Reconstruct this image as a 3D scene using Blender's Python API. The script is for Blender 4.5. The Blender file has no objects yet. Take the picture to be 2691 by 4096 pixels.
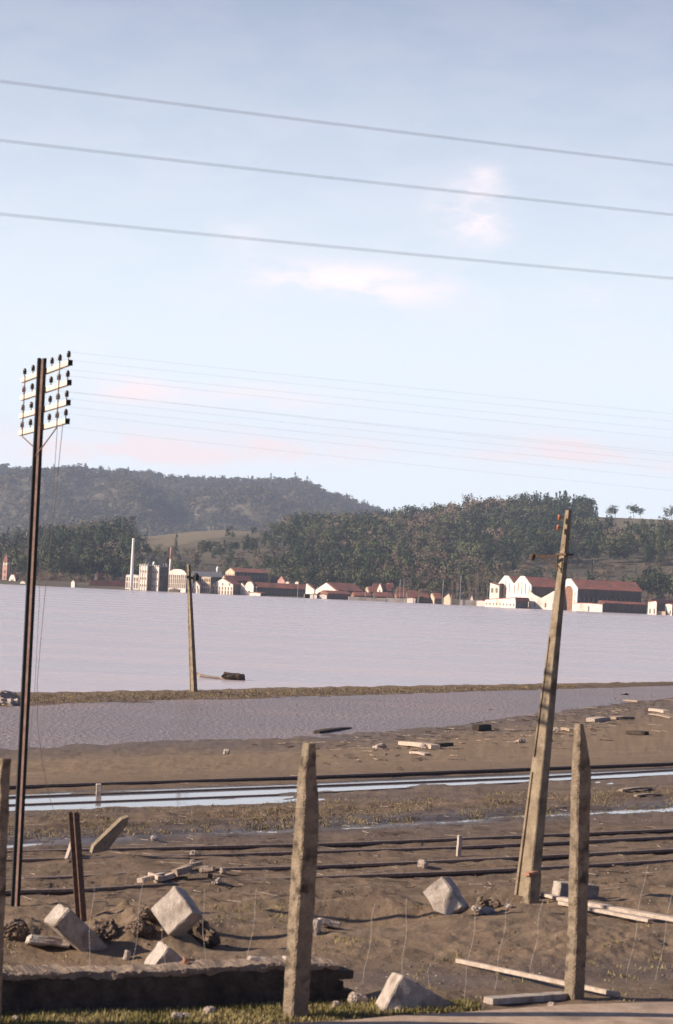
import bpy, bmesh, math, random
import numpy as np
from mathutils import Vector, Matrix
from mathutils.bvhtree import BVHTree
rnd = random.Random(7)
rng = np.random.default_rng(11)
scene = bpy.context.scene
COL = scene.collection
# ------------------------------------------------------------------ camera
FPX = 2560.0; CAMZ = 3.6; ROLL = 0.0455; HORY = 586.3
cam_d = bpy.data.cameras.new('camera'); cam = bpy.data.objects.new('camera', cam_d); COL.objects.link(cam)
cam_d.sensor_fit = 'VERTICAL'; cam_d.sensor_height = 36.0; cam_d.sensor_width = 23.625
cam_d.lens = 90.0; cam_d.clip_start = 0.1; cam_d.clip_end = 60000
cam_d.dof.use_dof = True; cam_d.dof.focus_distance = 160.0; cam_d.dof.aperture_fstop = 6.0
pitch = math.atan((HORY - 512) * math.cos(ROLL) / FPX)
fwd = Vector((0, math.cos(pitch), math.sin(pitch)))
r0 = Vector((1, 0, 0)); u0 = r0.cross(fwd)
CR = math.cos(ROLL) * r0 + math.sin(ROLL) * u0
CU = -math.sin(ROLL) * r0 + math.cos(ROLL) * u0
cam.matrix_world = Matrix(((CR.x, CU.x, -fwd.x, 0), (CR.y, CU.y, -fwd.y, 0), (CR.z, CU.z, -fwd.z, CAMZ), (0, 0, 0, 1)))
scene.camera = cam
# ------------------------------------------------------------------ light
SUN_AZ = (-0.974, -0.226); SUN_EL = math.radians(26)
sv = Vector((SUN_AZ[0] * math.cos(SUN_EL), SUN_AZ[1] * math.cos(SUN_EL), math.sin(SUN_EL))).normalized()
sl = bpy.data.lights.new('sun', 'SUN'); sl.energy = 5.0; sl.angle = math.radians(0.55); sl.color = (1.0, 0.84, 0.68)
so = bpy.data.objects.new('sun', sl); COL.objects.link(so)
so.rotation_euler = (-sv).to_track_quat('-Z', 'Y').to_euler()
scene.view_settings.view_transform = 'Standard'; scene.view_settings.look = 'None'
scene.view_settings.exposure = 0.62; scene.view_settings.gamma = 1.0
world = bpy.data.worlds.new('World'); scene.world = world; world.use_nodes = True
# the sky: physical sky, thin cloud layer fixed in the sky
def sky():
    nt = world.node_tree; N = nt.nodes; L = nt.links; N.clear()
    out = N.new('ShaderNodeOutputWorld'); bg = N.new('ShaderNodeBackground'); bg.inputs[1].default_value = 0.10
    st = N.new('ShaderNodeTexSky'); st.sky_type = 'NISHITA'; st.sun_disc = False
    st.sun_elevation = SUN_EL; st.sun_rotation = math.atan2(SUN_AZ[0], SUN_AZ[1])
    st.air_density = 1.0; st.dust_density = 0.6; st.ozone_density = 2.0; st.altitude = 0
    tc = N.new('ShaderNodeTexCoord'); sp = N.new('ShaderNodeSeparateXYZ'); L.new(tc.outputs['Generated'], sp.inputs[0])
    def m(op, a, b=None, c=None):
        n = N.new('ShaderNodeMath'); n.operation = op
        for i, v in enumerate((a, b, c)):
            if v is None: continue
            if isinstance(v, (int, float)): n.inputs[i].default_value = v
            else: L.new(v, n.inputs[i])
        return n.outputs[0]
    yy = m('MAXIMUM', sp.outputs[1], 0.02)
    az = m('DIVIDE', sp.outputs[0], yy); el = m('DIVIDE', sp.outputs[2], yy)
    cv = N.new('ShaderNodeCombineXYZ'); L.new(m('MULTIPLY', az, 13.0), cv.inputs[0]); L.new(m('MULTIPLY', el, 32.0), cv.inputs[1])
    nz = N.new('ShaderNodeTexNoise'); nz.inputs['Scale'].default_value = 1.6; nz.inputs['Detail'].default_value = 8; nz.inputs['Roughness'].default_value = 0.6
    L.new(cv.outputs[0], nz.inputs[0])
    # cloud banks: (az, el, half width, half height, density)
    total = None
    for (a, e, sa, se, d) in CLOUDS:
        dx = m('DIVIDE', m('SUBTRACT', az, a), sa); dy = m('DIVIDE', m('SUBTRACT', el, e), se)
        r2 = m('ADD', m('MULTIPLY', dx, dx), m('MULTIPLY', dy, dy))
        g = m('MULTIPLY', m('EXPONENT', m('MULTIPLY', r2, -1.0)), d)
        total = g if total is None else m('ADD', total, g)
    n2 = N.new('ShaderNodeMapRange'); n2.inputs[1].default_value = 0.40; n2.inputs[2].default_value = 0.60; n2.interpolation_type = 'SMOOTHSTEP'
    L.new(nz.outputs[0], n2.inputs[0])
    fac = m('MULTIPLY', m('ADD', total, 0.05), m('ADD', m('MULTIPLY', n2.outputs[0], 1.15), 0.2))
    fac = m('MINIMUM', fac, 1.0)
    mul = N.new('ShaderNodeMix'); mul.data_type = 'RGBA'; mul.blend_type = 'MULTIPLY'; mul.inputs[0].default_value = 1.0
    L.new(st.outputs[0], mul.inputs[6]); mul.inputs[7].default_value = SKY_TINT
    # thin veil paling the horizon ahead; masked off behind to weaken fill light
    vr = N.new('ShaderNodeMapRange'); vr.inputs[1].default_value = 0.05; vr.inputs[2].default_value = 0.27
    vr.inputs[3].default_value = 0.97; vr.inputs[4].default_value = 0.10; L.new(sp.outputs[2], vr.inputs[0])
    low = m('GREATER_THAN', sp.outputs[2], -0.03)
    side = N.new('ShaderNodeMapRange'); side.interpolation_type = 'SMOOTHSTEP'; side.inputs[1].default_value = .25; side.inputs[2].default_value = .85; L.new(sp.outputs[1], side.inputs[0])
    low = m('MULTIPLY', low, side.outputs[0])
    veil = N.new('ShaderNodeMix'); veil.data_type = 'RGBA'; L.new(m('MULTIPLY', vr.outputs[0], low), veil.inputs[0])
    L.new(mul.outputs[2], veil.inputs[6]); veil.inputs[7].default_value = VEIL
    mix = N.new('ShaderNodeMix'); mix.data_type = 'RGBA'; L.new(fac, mix.inputs[0])
    L.new(veil.outputs[2], mix.inputs[6]); mix.inputs[7].default_value = CLOUD_COL
    L.new(mix.outputs[2], bg.inputs[0]); L.new(bg.outputs[0], out.inputs[0])
SKY_TINT = (.22, .31, .52, 1); VEIL = (8.3, 9.1, 9.7, 1); CLOUD_COL = (9.3, 7.9, 8.0, 1)
def _ae(x, y):            # photo pixel (render size) to azimuth / elevation tangent
    d = (x - 336) / FPX * CR + (512 - y) / FPX * CU + fwd
    return d.x / d.y, d.z / d.y
CLOUDS = []
for (x, y, sx, sy, d) in [(474, 214, 34, 26, .85), (350, 284, 90, 18, .85), (130, 390, 40, 12, .8), (250, 398, 70, 12, .5), (100, 446, 100, 16, 1.1), (300, 448, 70, 13, 1.0),
                          (590, 450, 60, 13, 1.1), (240, 428, 20, 5, .6), (560, 296, 40, 10, .35), (485, 175, 18, 8, .35), (150, 455, 120, 8, .5), (500, 456, 60, 6, .5), (660, 468, 40, 8, .5),
                          (230, 235, 30, 20, .2), (60, 350, 60, 20, .15), (1100, 420, 200, 30, .6), (-400, 420, 200, 25, .6)]:
    a, e = _ae(x, y); CLOUDS.append((a, e, sx / FPX, sy / FPX, d))
sky()
# ------------------------------------------------------------------ pixel helpers (source photo px 2691 wide)
K = 672 / 2691.0
def ray(sx, sy):
    x, y = float(sx) * K, float(sy) * K
    return ((x - 336) / FPX * CR + (512 - y) / FPX * CU + fwd)
def at(sx, sy, Y):
    d = ray(sx, sy); Y = float(Y); t = Y / d.y
    return Vector((d.x * t, Y, CAMZ + d.z * t))
def onz(sx, sy, z):
    d = ray(sx, sy); t = (z - CAMZ) / d.z
    return Vector((d.x * t, d.y * t, z))
# ------------------------------------------------------------------ noise
def _hash(ix, iy, s):
    h = (ix.astype(np.int64) * 374761393 + iy.astype(np.int64) * 668265263 + s * 1442695041) & 0x7fffffff
    h = ((h ^ (h >> 13)) * 1274126177) & 0x7fffffff
    return ((h ^ (h >> 16)) & 0xffff) / 65535.0
def vnoise(x, y, s=0):
    x = np.asarray(x, float); y = np.asarray(y, float)
    ix = np.floor(x); iy = np.floor(y); fx = x - ix; fy = y - iy
    fx = fx * fx * (3 - 2 * fx); fy = fy * fy * (3 - 2 * fy)
    a = _hash(ix, iy, s); b = _hash(ix + 1, iy, s); c = _hash(ix, iy + 1, s); d = _hash(ix + 1, iy + 1, s)
    return (a * (1 - fx) + b * fx) * (1 - fy) + (c * (1 - fx) + d * fx) * fy
def fbm(x, y, o=4, s=0):
    v = 0; a = 0.5; t = 0
    for i in range(o):
        v = v + a * vnoise(x * 2 ** i + 17 * i, y * 2 ** i - 9 * i, s + i); t += a; a *= .5
    return v / t
# ------------------------------------------------------------------ materials
def mat(name, c1, c2=None, scale=6.0, rough=0.9, bump=0.3, bscale=None, spec=0.3, detail=6, stretch=(1, 1, 1), ramp=(0.35, 0.65), c3=None, s3=1.0, metal=0.0, dist=0.02):
    m = bpy.data.materials.new(name); m.use_nodes = True; nt = m.node_tree; N = nt.nodes; L = nt.links
    b = N['Principled BSDF']; b.inputs['Roughness'].default_value = rough; b.inputs['Specular IOR Level'].default_value = spec; b.inputs['Metallic'].default_value = metal
    tc = N.new('ShaderNodeTexCoord'); mp = N.new('ShaderNodeMapping'); mp.inputs['Scale'].default_value = stretch
    L.new(tc.outputs['Object'], mp.inputs[0])
    nz = N.new('ShaderNodeTexNoise'); nz.inputs['Scale'].default_value = scale; nz.inputs['Detail'].default_value = detail; nz.inputs['Roughness'].default_value = .62
    L.new(mp.outputs[0], nz.inputs[0])
    cr = N.new('ShaderNodeValToRGB'); cr.color_ramp.elements[0].position = ramp[0]; cr.color_ramp.elements[1].position = ramp[1]
    cr.color_ramp.elements[0].color = (*c1, 1); cr.color_ramp.elements[1].color = (*(c2 or c1), 1); L.new(nz.outputs[0], cr.inputs[0])
    colour = cr.outputs[0]
    if c3:
        n3 = N.new('ShaderNodeTexNoise'); n3.inputs['Scale'].default_value = s3; n3.inputs['Detail'].default_value = 5; L.new(mp.outputs[0], n3.inputs[0])
        r3 = N.new('ShaderNodeMapRange'); r3.inputs[1].default_value = .5; r3.inputs[2].default_value = .68; L.new(n3.outputs[0], r3.inputs[0])
        mx = N.new('ShaderNodeMix'); mx.data_type = 'RGBA'; L.new(r3.outputs[0], mx.inputs[0]); L.new(colour, mx.inputs[6]); mx.inputs[7].default_value = (*c3, 1)
        colour = mx.outputs[2]
    L.new(colour, b.inputs['Base Color'])
    if bump:
        nb = N.new('ShaderNodeTexNoise'); nb.inputs['Scale'].default_value = bscale or scale * 5; nb.inputs['Detail'].default_value = 6; L.new(mp.outputs[0], nb.inputs[0])
        bp = N.new('ShaderNodeBump'); bp.inputs['Strength'].default_value = bump; bp.inputs['Distance'].default_value = dist
        L.new(nb.outputs[0], bp.inputs['Height']); L.new(bp.outputs[0], b.inputs['Normal'])
    return m
M = {}
M['block_concrete'] = mat('block_concrete', (.36, .30, .245), (.54, .47, .40), 12, .93, .7, 60, c3=(.22, .17, .13), s3=5)
M['concrete'] = mat('concrete', (.215, .165, .112), (.345, .27, .19), 9, .93, .9, 55, c3=(.085, .065, .047), s3=8, dist=.035)
M['pale_concrete'] = mat('pale_concrete', (.40, .345, .29), (.58, .51, .44), 10, .9, .5, 50, c3=(.40, .32, .26), s3=4)
M['pole_concrete'] = mat('pole_concrete', (.25, .195, .13), (.38, .30, .205), 7, .9, .7, 60, c3=(.15, .115, .082), s3=5, dist=.03)
M['brick'] = mat('brick', (.36, .15, .09), (.45, .26, .18), 18, .95, .6, 60)
M['wall_stone_shaded'] = mat('wall_stone_shaded', (.06, .045, .035), (.12, .092, .07), 9, .95, .9, 26, c3=(.045, .036, .03), s3=3, dist=.04)  # near-black tone paints the shade on the wall front
M['dark_steel'] = mat('dark_steel', (.012, .016, .016), (.03, .028, .024), 20, .6, .2, 60, spec=.4)
M['rust_and_lit_web'] = mat('rust_and_lit_web', (.17, .105, .085), (.26, .17, .14), 16, .85, .2, 60)
M['rusty_rail'] = mat('rusty_rail', (.09, .055, .04), (.17, .11, .08), 22, .8, .4, 70)
M['lit_rail_head'] = mat('lit_rail_head', (.16, .11, .08), (.30, .22, .17), 22, .55, .2, 70)  # paler than the web: sunlit top put into the colour
M['arm_wood'] = mat('arm_wood', (.66, .56, .46), (.82, .74, .64), 10, .8, .3, 40, stretch=(.3, 3, 3))
M['insulator'] = mat('insulator', (.035, .025, .02), (.07, .04, .025), 30, .25, 0, spec=.6)
M['red_insulator'] = mat('red_insulator', (.42, .13, .07), (.5, .17, .09), 30, .35, 0, spec=.6)
M['wire'] = mat('wire', (.24, .22, .21), (.34, .31, .29), 30, .6, 0)
M['faint_wire'] = mat('faint_wire', (.42, .39, .38), (.5, .47, .45), 30, .6, 0)
M['pale_wire'] = mat('pale_wire', (.50, .44, .40), (.66, .60, .54), 12, .5, 0)
M['old_wood'] = mat('old_wood', (.28, .20, .14), (.50, .40, .31), 12, .9, .5, 40, stretch=(.4, 4, 4), c3=(.16, .12, .09), s3=4)
M['pale_wood'] = mat('pale_wood', (.42, .33, .26), (.62, .52, .43), 8, .85, .4, 40, stretch=(.3, 3, 3), c3=(.40, .3, .22), s3=5)
M['dark_wood'] = mat('dark_wood', (.05, .038, .03), (.10, .075, .055), 10, .9, .4, 40, stretch=(.3, 3, 3))
M['stone'] = mat('stone', (.34, .27, .22), (.55, .46, .39), 16, .95, .6, 50)
M['rubble_soil'] = mat('rubble_soil', (.12, .085, .06), (.25, .18, .13), 14, .98, .8, 50)
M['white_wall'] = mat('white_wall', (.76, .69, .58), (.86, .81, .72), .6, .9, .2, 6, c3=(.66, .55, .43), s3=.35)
M['cream_wall'] = mat('cream_wall', (.60, .47, .32), (.72, .58, .42), .6, .9, .2, 6, c3=(.48, .36, .24), s3=.4)
M['pink_wall'] = mat('pink_wall', (.55, .30, .24), (.68, .42, .34), .6, .9, .2, 6)
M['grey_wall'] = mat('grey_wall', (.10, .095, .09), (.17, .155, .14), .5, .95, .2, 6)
M['timber_shade_wall'] = mat('timber_shade_wall', (.085, .07, .055), (.16, .125, .10), .8, .95, .3, 5, stretch=(1, 1, .3))  # dark timber; also paints the shade on building sides
M['tin_red'] = mat('tin_red', (.23, .09, .065), (.34, .14, .10), .35, .8, .3, 4, c3=(.19, .095, .075), s3=.25)
M['tin_grey'] = mat('tin_grey', (.30, .29, .29), (.42, .40, .39), .35, .6, .3, 4)
M['window_dark'] = mat('window_dark', (.20, .14, .10), (.30, .215, .15), 2, .3, 0, spec=.6)
M['brown_door'] = mat('brown_door', (.22, .11, .07), (.34, .19, .13), .8, .9, .3, 5)
M['bark'] = mat('bark', (.16, .12, .09), (.34, .28, .22), .8, .95, 0)
M['white_tank'] = mat('white_tank', (.8, .77, .72), (.86, .84, .8), 1, .5, 0)
M['sunlit_wall_top'] = mat('sunlit_wall_top', (.19, .14, .10), (.33, .255, .195), 16, .95, .9, 60, c3=(.17, .13, .10), s3=4)  # paler than the masonry: sunlight put into the wall-top colour
M['asphalt'] = mat('asphalt', (.38, .27, .185), (.50, .38, .28), 8, .95, .5, 60, c3=(.24, .18, .14), s3=1.5)
M['cloth'] = mat('straw', (.5, .4, .2), (.6, .5, .3), 8)
def leafmat(name, a, b, s=.12):
    m = mat(name, a, b, s, .9, 0, spec=.12, detail=4)
    nt = m.node_tree; N = nt.nodes; L = nt.links; p = N['Principled BSDF']
    oi = N.new('ShaderNodeObjectInfo'); mr = N.new('ShaderNodeMapRange'); mr.inputs[3].default_value = .8; mr.inputs[4].default_value = 1.2
    L.new(oi.outputs['Random'], mr.inputs[0])
    src = p.inputs['Base Color'].links[0].from_socket
    hs = N.new('ShaderNodeHueSaturation'); L.new(src, hs.inputs['Color']); L.new(mr.outputs[0], hs.inputs['Value']); L.new(hs.outputs[0], p.inputs['Base Color'])
    return m
M['leaf_dark'] = leafmat('leaf_dark', (.026, .044, .024), (.074, .092, .046), .035)
M['leaf_olive'] = leafmat('leaf_olive', (.056, .072, .036), (.150, .145, .074), .03)
M['leaf_bare'] = leafmat('leaf_bare', (.135, .10, .070), (.26, .195, .135), .04)
M['leaf_far'] = leafmat('leaf_far', (.050, .050, .030), (.165, .125, .075), .006)
M['grass'] = mat('grass_blades', (.16, .145, .05), (.40, .32, .15), 1.4, .85, 0, spec=.15)
M['dry_grass'] = mat('dry_grass', (.15, .125, .055), (.34, .26, .14), 1.2, .85, 0, spec=.15)
# ------------------------------------------------------------------ object helpers
def link(o, parent=None):
    COL.objects.link(o)
    if parent: o.parent = parent
    return o
def tag(o, label=None, cat=None, group=None, kind=None):
    if label: o['label'] = label
    if cat: o['category'] = cat
    if group: o['group'] = group
    if kind: o['kind'] = kind
    return o
def thing(name, label, cat, loc=(0, 0, 0), rotz=0, group=None):
    o = bpy.data.objects.new(name, None); o.location = loc; o.rotation_euler = (0, 0, rotz); link(o)
    return tag(o, label, cat, group)
def npmesh(name, V, F, mats, smooth=False, midx=None):
    V = np.asarray(V, np.float32).reshape(-1, 3); F = np.asarray(F, np.int32)
    me = bpy.data.meshes.new(name); me.vertices.add(len(V)); me.vertices.foreach_set('co', V.ravel())
    k = F.shape[1]; me.loops.add(F.size); me.loops.foreach_set('vertex_index', F.ravel())
    me.polygons.add(len(F)); me.polygons.foreach_set('loop_start', np.arange(0, F.size, k, dtype=np.int32))
    if midx is not None: me.polygons.foreach_set('material_index', np.asarray(midx, np.int32))
    me.update(calc_edges=True); me.validate()
    if smooth: me.polygons.foreach_set('use_smooth', np.ones(len(F), bool))
    for m_ in (mats if isinstance(mats, (list, tuple)) else [mats]): me.materials.append(m_)
    return me
def obj(name, bm, m, parent=None, smooth=False, loc=None):
    me = bpy.data.meshes.new(name); bmesh.ops.recalc_face_normals(bm, faces=bm.faces); bm.to_mesh(me); bm.free()
    me.materials.append(m)
    if smooth:
        for p in me.polygons: p.use_smooth = True
    o = bpy.data.objects.new(name, me); link(o, parent)
    if loc is not None: o.location = loc
    return o
def add_box(bm, c, s, R=None, bevel=0):
    r = bmesh.ops.create_cube(bm, size=1); vs = r['verts']
    bmesh.ops.scale(bm, vec=s, verts=vs)
    if bevel:
        es = list({e for v in vs for e in v.link_edges})
        rr = bmesh.ops.bevel(bm, geom=es, offset=bevel, segments=1, affect='EDGES'); vs = list({v for f in rr['faces'] for v in f.verts} | {v for v in vs if v.is_valid})
    if R is not None: bmesh.ops.transform(bm, matrix=R.to_4x4(), verts=vs)
    bmesh.ops.translate(bm, vec=c, verts=vs)
    return vs
def add_tube(bm, pts, r, n=6, cap=True, r2=None):
    pts = [Vector(p) for p in pts]; rings = []
    for i, p in enumerate(pts):
        d = (pts[min(i + 1, len(pts) - 1)] - pts[max(i - 1, 0)]).normalized()
        a = Vector((0, 0, 1)) if abs(d.z) < .9 else Vector((1, 0, 0))
        u = d.cross(a).normalized(); v = d.cross(u)
        rr = r if r2 is None else r + (r2 - r) * i / (len(pts) - 1)
        rings.append([bm.verts.new(p + rr * (math.cos(2 * math.pi * k / n) * u + math.sin(2 * math.pi * k / n) * v)) for k in range(n)])
    for a, b in zip(rings, rings[1:]):
        for k in range(n): bm.faces.new((a[k], a[(k + 1) % n], b[(k + 1) % n], b[k]))
    if cap: bm.faces.new(rings[0][::-1]); bm.faces.new(rings[-1])
def loft(bm, sections):
    """sections: list of lists of Vectors (same count) -> skin with caps"""
    rings = [[bm.verts.new(p) for p in s] for s in sections]; n = len(rings[0])
    for a, b in zip(rings, rings[1:]):
        for k in range(n): bm.faces.new((a[k], a[(k + 1) % n], b[(k + 1) % n], b[k]))
    bm.faces.new(rings[0][::-1]); bm.faces.new(rings[-1])
def add_lathe(bm, prof, c=(0, 0, 0), n=10):
    c = Vector(c)
    loft(bm, [[c + Vector((r * math.cos(2 * math.pi * k / n), r * math.sin(2 * math.pi * k / n), z)) for k in range(n)] for r, z in prof])
def roughen(bm, amp, cuts=3, seed=0, fine=True):
    bmesh.ops.subdivide_edges(bm, edges=bm.edges[:], cuts=cuts, use_grid_fill=True)
    r = random.Random(seed); ph = [r.random() * 9 for _ in range(6)]
    for v in bm.verts:
        p = v.co
        k = 9.0
        v.co = p + amp * Vector((math.sin(p.y * k * 2.1 + ph[0]) + math.sin(p.z * k * 3.7 + ph[1]), math.sin(p.x * k * 2.7 + ph[2]) + math.sin(p.z * k * 1.9 + ph[3]), math.sin(p.x * k * 3.1 + ph[4]) + math.sin(p.y * k * 2.3 + ph[5]))) * .5 \
            + amp * Vector((r.uniform(-1, 1), r.uniform(-1, 1), r.uniform(-1, 1))) * .6
# ------------------------------------------------------------------ near ground, lofted between lines
def interp(line, x):
    xs = [p[0] for p in line]; ys = [p[1] for p in line]
    y = np.interp(x, xs, ys)
    if len(xs) > 1:
        s0 = (ys[1] - ys[0]) / (xs[1] - xs[0]); s1 = (ys[-1] - ys[-2]) / (xs[-1] - xs[-2])
        y = np.where(x < xs[0], ys[0] + (x - xs[0]) * s0, y); y = np.where(x > xs[-1], ys[-1] + (x - xs[-1]) * s1, y)
    return y
# (line, z, noise amp, noise scale, sand, wet)
NEAR = [
 ([(0, 5600), (2691, 5600)], 0.00, .004, 2.0, .5, 0),
 ([(0, 4140), (1200, 4105), (1800, 4070), (2300, 4040), (2691, 4030)], 0.0, .006, 2.0, .5, 0),
 ([(0, 4060), (1200, 4030), (1800, 4015), (2300, 4000), (2691, 3995)], 0.0, .02, 3.0, .1, 0),
 ([(0, 3960), (1200, 3930), (2691, 3900)], -0.02, .025, 2.4, .15, .5),
 ([(0, 3800), (2691, 3800)], 0.02, .055, 1.6, .6, .15),
 ([(0, 3640), (1345, 3610), (2691, 3560)], 0.0, .055, 1.6, .6, .0),
 ([(0, 3568), (600, 3545), (1273, 3513), (1800, 3494), (2691, 3446)], 0.02, .035, 2.0, .3, 0),
 ([(0, 3522), (830, 3481), (1800, 3446), (2691, 3405)], 0.02, .035, 2.0, .3, 0),
 ([(0, 3447), (800, 3427), (1800, 3398), (2691, 3350)], 0.02, .03, 2.0, .15, .1),
 ([(0, 3410), (800, 3376), (1800, 3320), (2691, 3270)], 0.0, .03, 2.5, .1, .4),
 ([(0, 3390), (800, 3346), (1800, 3290), (2691, 3240)], -.07, .035, 1.2, .0, 1),
 ([(0, 3355), (800, 3312), (1800, 3258), (2691, 3205)], -.01, .03, 2.0, .0, .6),
 ([(0, 3300), (1345, 3240), (2691, 3165)], 0.02, .06, 1.6, .1, .1),
 ([(0, 3262), (700, 3242), (1200, 3216), (2691, 3140)], -.01, .03, 1.0, .2, .4),
 ([(0, 3246), (700, 3226), (1200, 3190), (2691, 3112)], -.075, .02, 1.0, .2, .4),
 ([(0, 3218), (1200, 3170), (2691, 3100)], -.11, .006, 1.0, .0, 1),
 ([(0, 3192), (1200, 3150), (2691, 3082)], -.078, .006, 1.0, .2, .3),
 ([(0, 3140), (1180, 3100), (2691, 3046)], -.03, .012, 1.5, .6, 0),
 ([(0, 3085), (1345, 3045), (2691, 3000)], -.13, .04, .6, 1, 0),
 ([(0, 3022), (520, 2998), (1341, 2968), (1800, 2920), (2300, 2850), (2691, 2800)], -.50, .05, .8, .5, .5),
 ([(0, 2960), (520, 2940), (1341, 2910), (1800, 2880), (2300, 2825), (2691, 2785)], -.66, .02, .5, .0, 1),
 ([(0, 2850), (1341, 2806), (2691, 2758)], -.62, .01, .5, .0, 1),
 ([(0, 2830), (1341, 2788), (2691, 2746)], -.555, .02, 1.5, .1, .4),
 ([(0, 2784), (1341, 2756), (2691, 2732)], -.44, .04, 1.5, .3, 0),
]
colx = np.concatenate([np.linspace(-900, -60, 70), np.linspace(-55, 727, 420), np.linspace(735, 1600, 70)]) / K
def worldline(line, z):
    out = np.zeros((len(colx), 3)); yy = interp(line, colx)
    for i, (x, y) in enumerate(zip(colx, yy)):
        h = (HORY + (x * K - 336) * math.tan(ROLL)) / K
        p = onz(x, max(y, h + 160), float(z)); out[i] = p
    return out
rows = []; attr = []
L0 = worldline(NEAR[0][0], 0.0)
back = L0.copy(); back[:, 1] = -60; back[:, 0] *= 8
mid = L0.copy(); mid[:, 1] = 2; mid[:, 0] *= 2.0
rows += [back, mid]; attr += [(.01, 2, .5, 0), (.01, 2, .5, 0)]
prev = L0; pa = NEAR[0]
rows.append(L0); attr.append(pa[2:])
for ln in NEAR[1:]:
    cur = worldline(ln[0], ln[1])
    gap = abs(interp(ln[0], np.array([1345.]))[0] - interp(pa[0], np.array([1345.]))[0]) * K
    n = max(2, int(gap / 1.1)); n = min(n, 160)
    for k in range(1, n + 1):
        t = k / n; ts = t * t * (3 - 2 * t)
        r = prev + (cur - prev) * t; r[:, 2] = prev[:, 2] + (cur[:, 2] - prev[:, 2]) * ts
        rows.append(r); attr.append(tuple(a + (b - a) * ts for a, b in zip(pa[2:], ln[2:])))
    prev, pa = cur, ln
for dy, z in ((2.0, -.46), (6, -.75), (9, -1.3), (60, -3.5), (400, -4)):
    r = prev.copy(); r[:, 1] += dy; r[:, 0] *= (prev[:, 1] + dy) / prev[:, 1]; r[:, 2] = z; rows.append(r); attr.append((.05, 1.5, .2, .2))
P = np.array(rows); A = np.array(attr); nr, nc = P.shape[:2]
X, Yw = P[..., 0], P[..., 1]
sc = A[:, 1][:, None]
n1 = fbm(X * 1.7, Yw * 1.7 / 1.6, 5, 3) - .5; n2 = fbm(X * 5.5, Yw * 4.0, 4, 9) - .5
ridge = np.abs(fbm(X * .8 + Yw * .5, Yw * 1.1 - X * .9, 4, 21) - .5)
ut, vt = X * .75 + Yw * .66, -X * .66 + Yw * .75
rutw = np.clip((Yw - 25.5) / 3, 0, 1) * np.clip((52 - Yw) / 8, 0, 1)
P[..., 2] += rutw * (.10 * (fbm(vt * 3.2, ut * .35, 3, 61) - .5) + .03 * (fbm(vt * 9, ut * 1.3, 3, 67) - .5))
near_amt = np.clip(1 - (Yw - 36) / 40, .35, 1)
P[..., 2] += A[:, 0][:, None] * (2.2 * n1 + 1.1 * n2 * near_amt - .8 * ridge)
# hollows and heaps of churned earth in the foreground (world position, radius, height)
def dent(sx, sy, rx, ry, h):
    c = onz(sx, sy, 0)
    g = np.exp(-(((X - c.x) / rx) ** 2 + ((Yw - c.y) / ry) ** 2))
    P[..., 2] += h * g * (1 + .7 * n2)
for a in [(480, 3760, .5, .7, .17), (420, 3700, .35, .4, .10), (560, 3720, .3, .5, .14), (120, 3830, .8, .7, -.06), (760, 3760, .45, .8, .15), (860, 3770, .35, .6, -.18), (1000, 3760, .6, .6, -.10), (380, 3830, .8, .8, -.10),
          (80, 3740, .35, .8, .13), (1500, 3660, 1.0, .7, -.14), (1330, 3680, .4, .5, -.10), (1250, 3620, .9, .4, .07), (1640, 3630, .4, .5, .08), (1900, 3700, .9, 1.0, .05), (2200, 3850, .9, 1.3, .06), (2500, 3800, 1.0, 1.3, .07),
          (1900, 3640, .3, .4, -.05), (2300, 3930, .5, .5, -.04), (1700, 4010, .45, .5, .10), (600, 3520, .8, .6, .05)]: dent(*a)
for k in range(34):
    x_ = 1150 + k * 50 + rnd.uniform(-20, 20); dent(x_, 3178 - (x_ - 1200) * .047 + rnd.uniform(-18, 8), rnd.uniform(.25, .7), rnd.uniform(.3, .8), rnd.uniform(.0, .05))
for k in range(20):
    x_ = 100 + k * 130 + rnd.uniform(-40, 40); dent(x_, 3388 - x_ * .054 + rnd.uniform(-8, 8), rnd.uniform(.25, .6), rnd.uniform(.3, .6), rnd.uniform(.0, .05))
V = P.reshape(-1, 3)
ii = np.arange(nr * nc).reshape(nr, nc)
F = np.stack([ii[:-1, :-1], ii[:-1, 1:], ii[1:, 1:], ii[1:, :-1]], -1).reshape(-1, 4)
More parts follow.
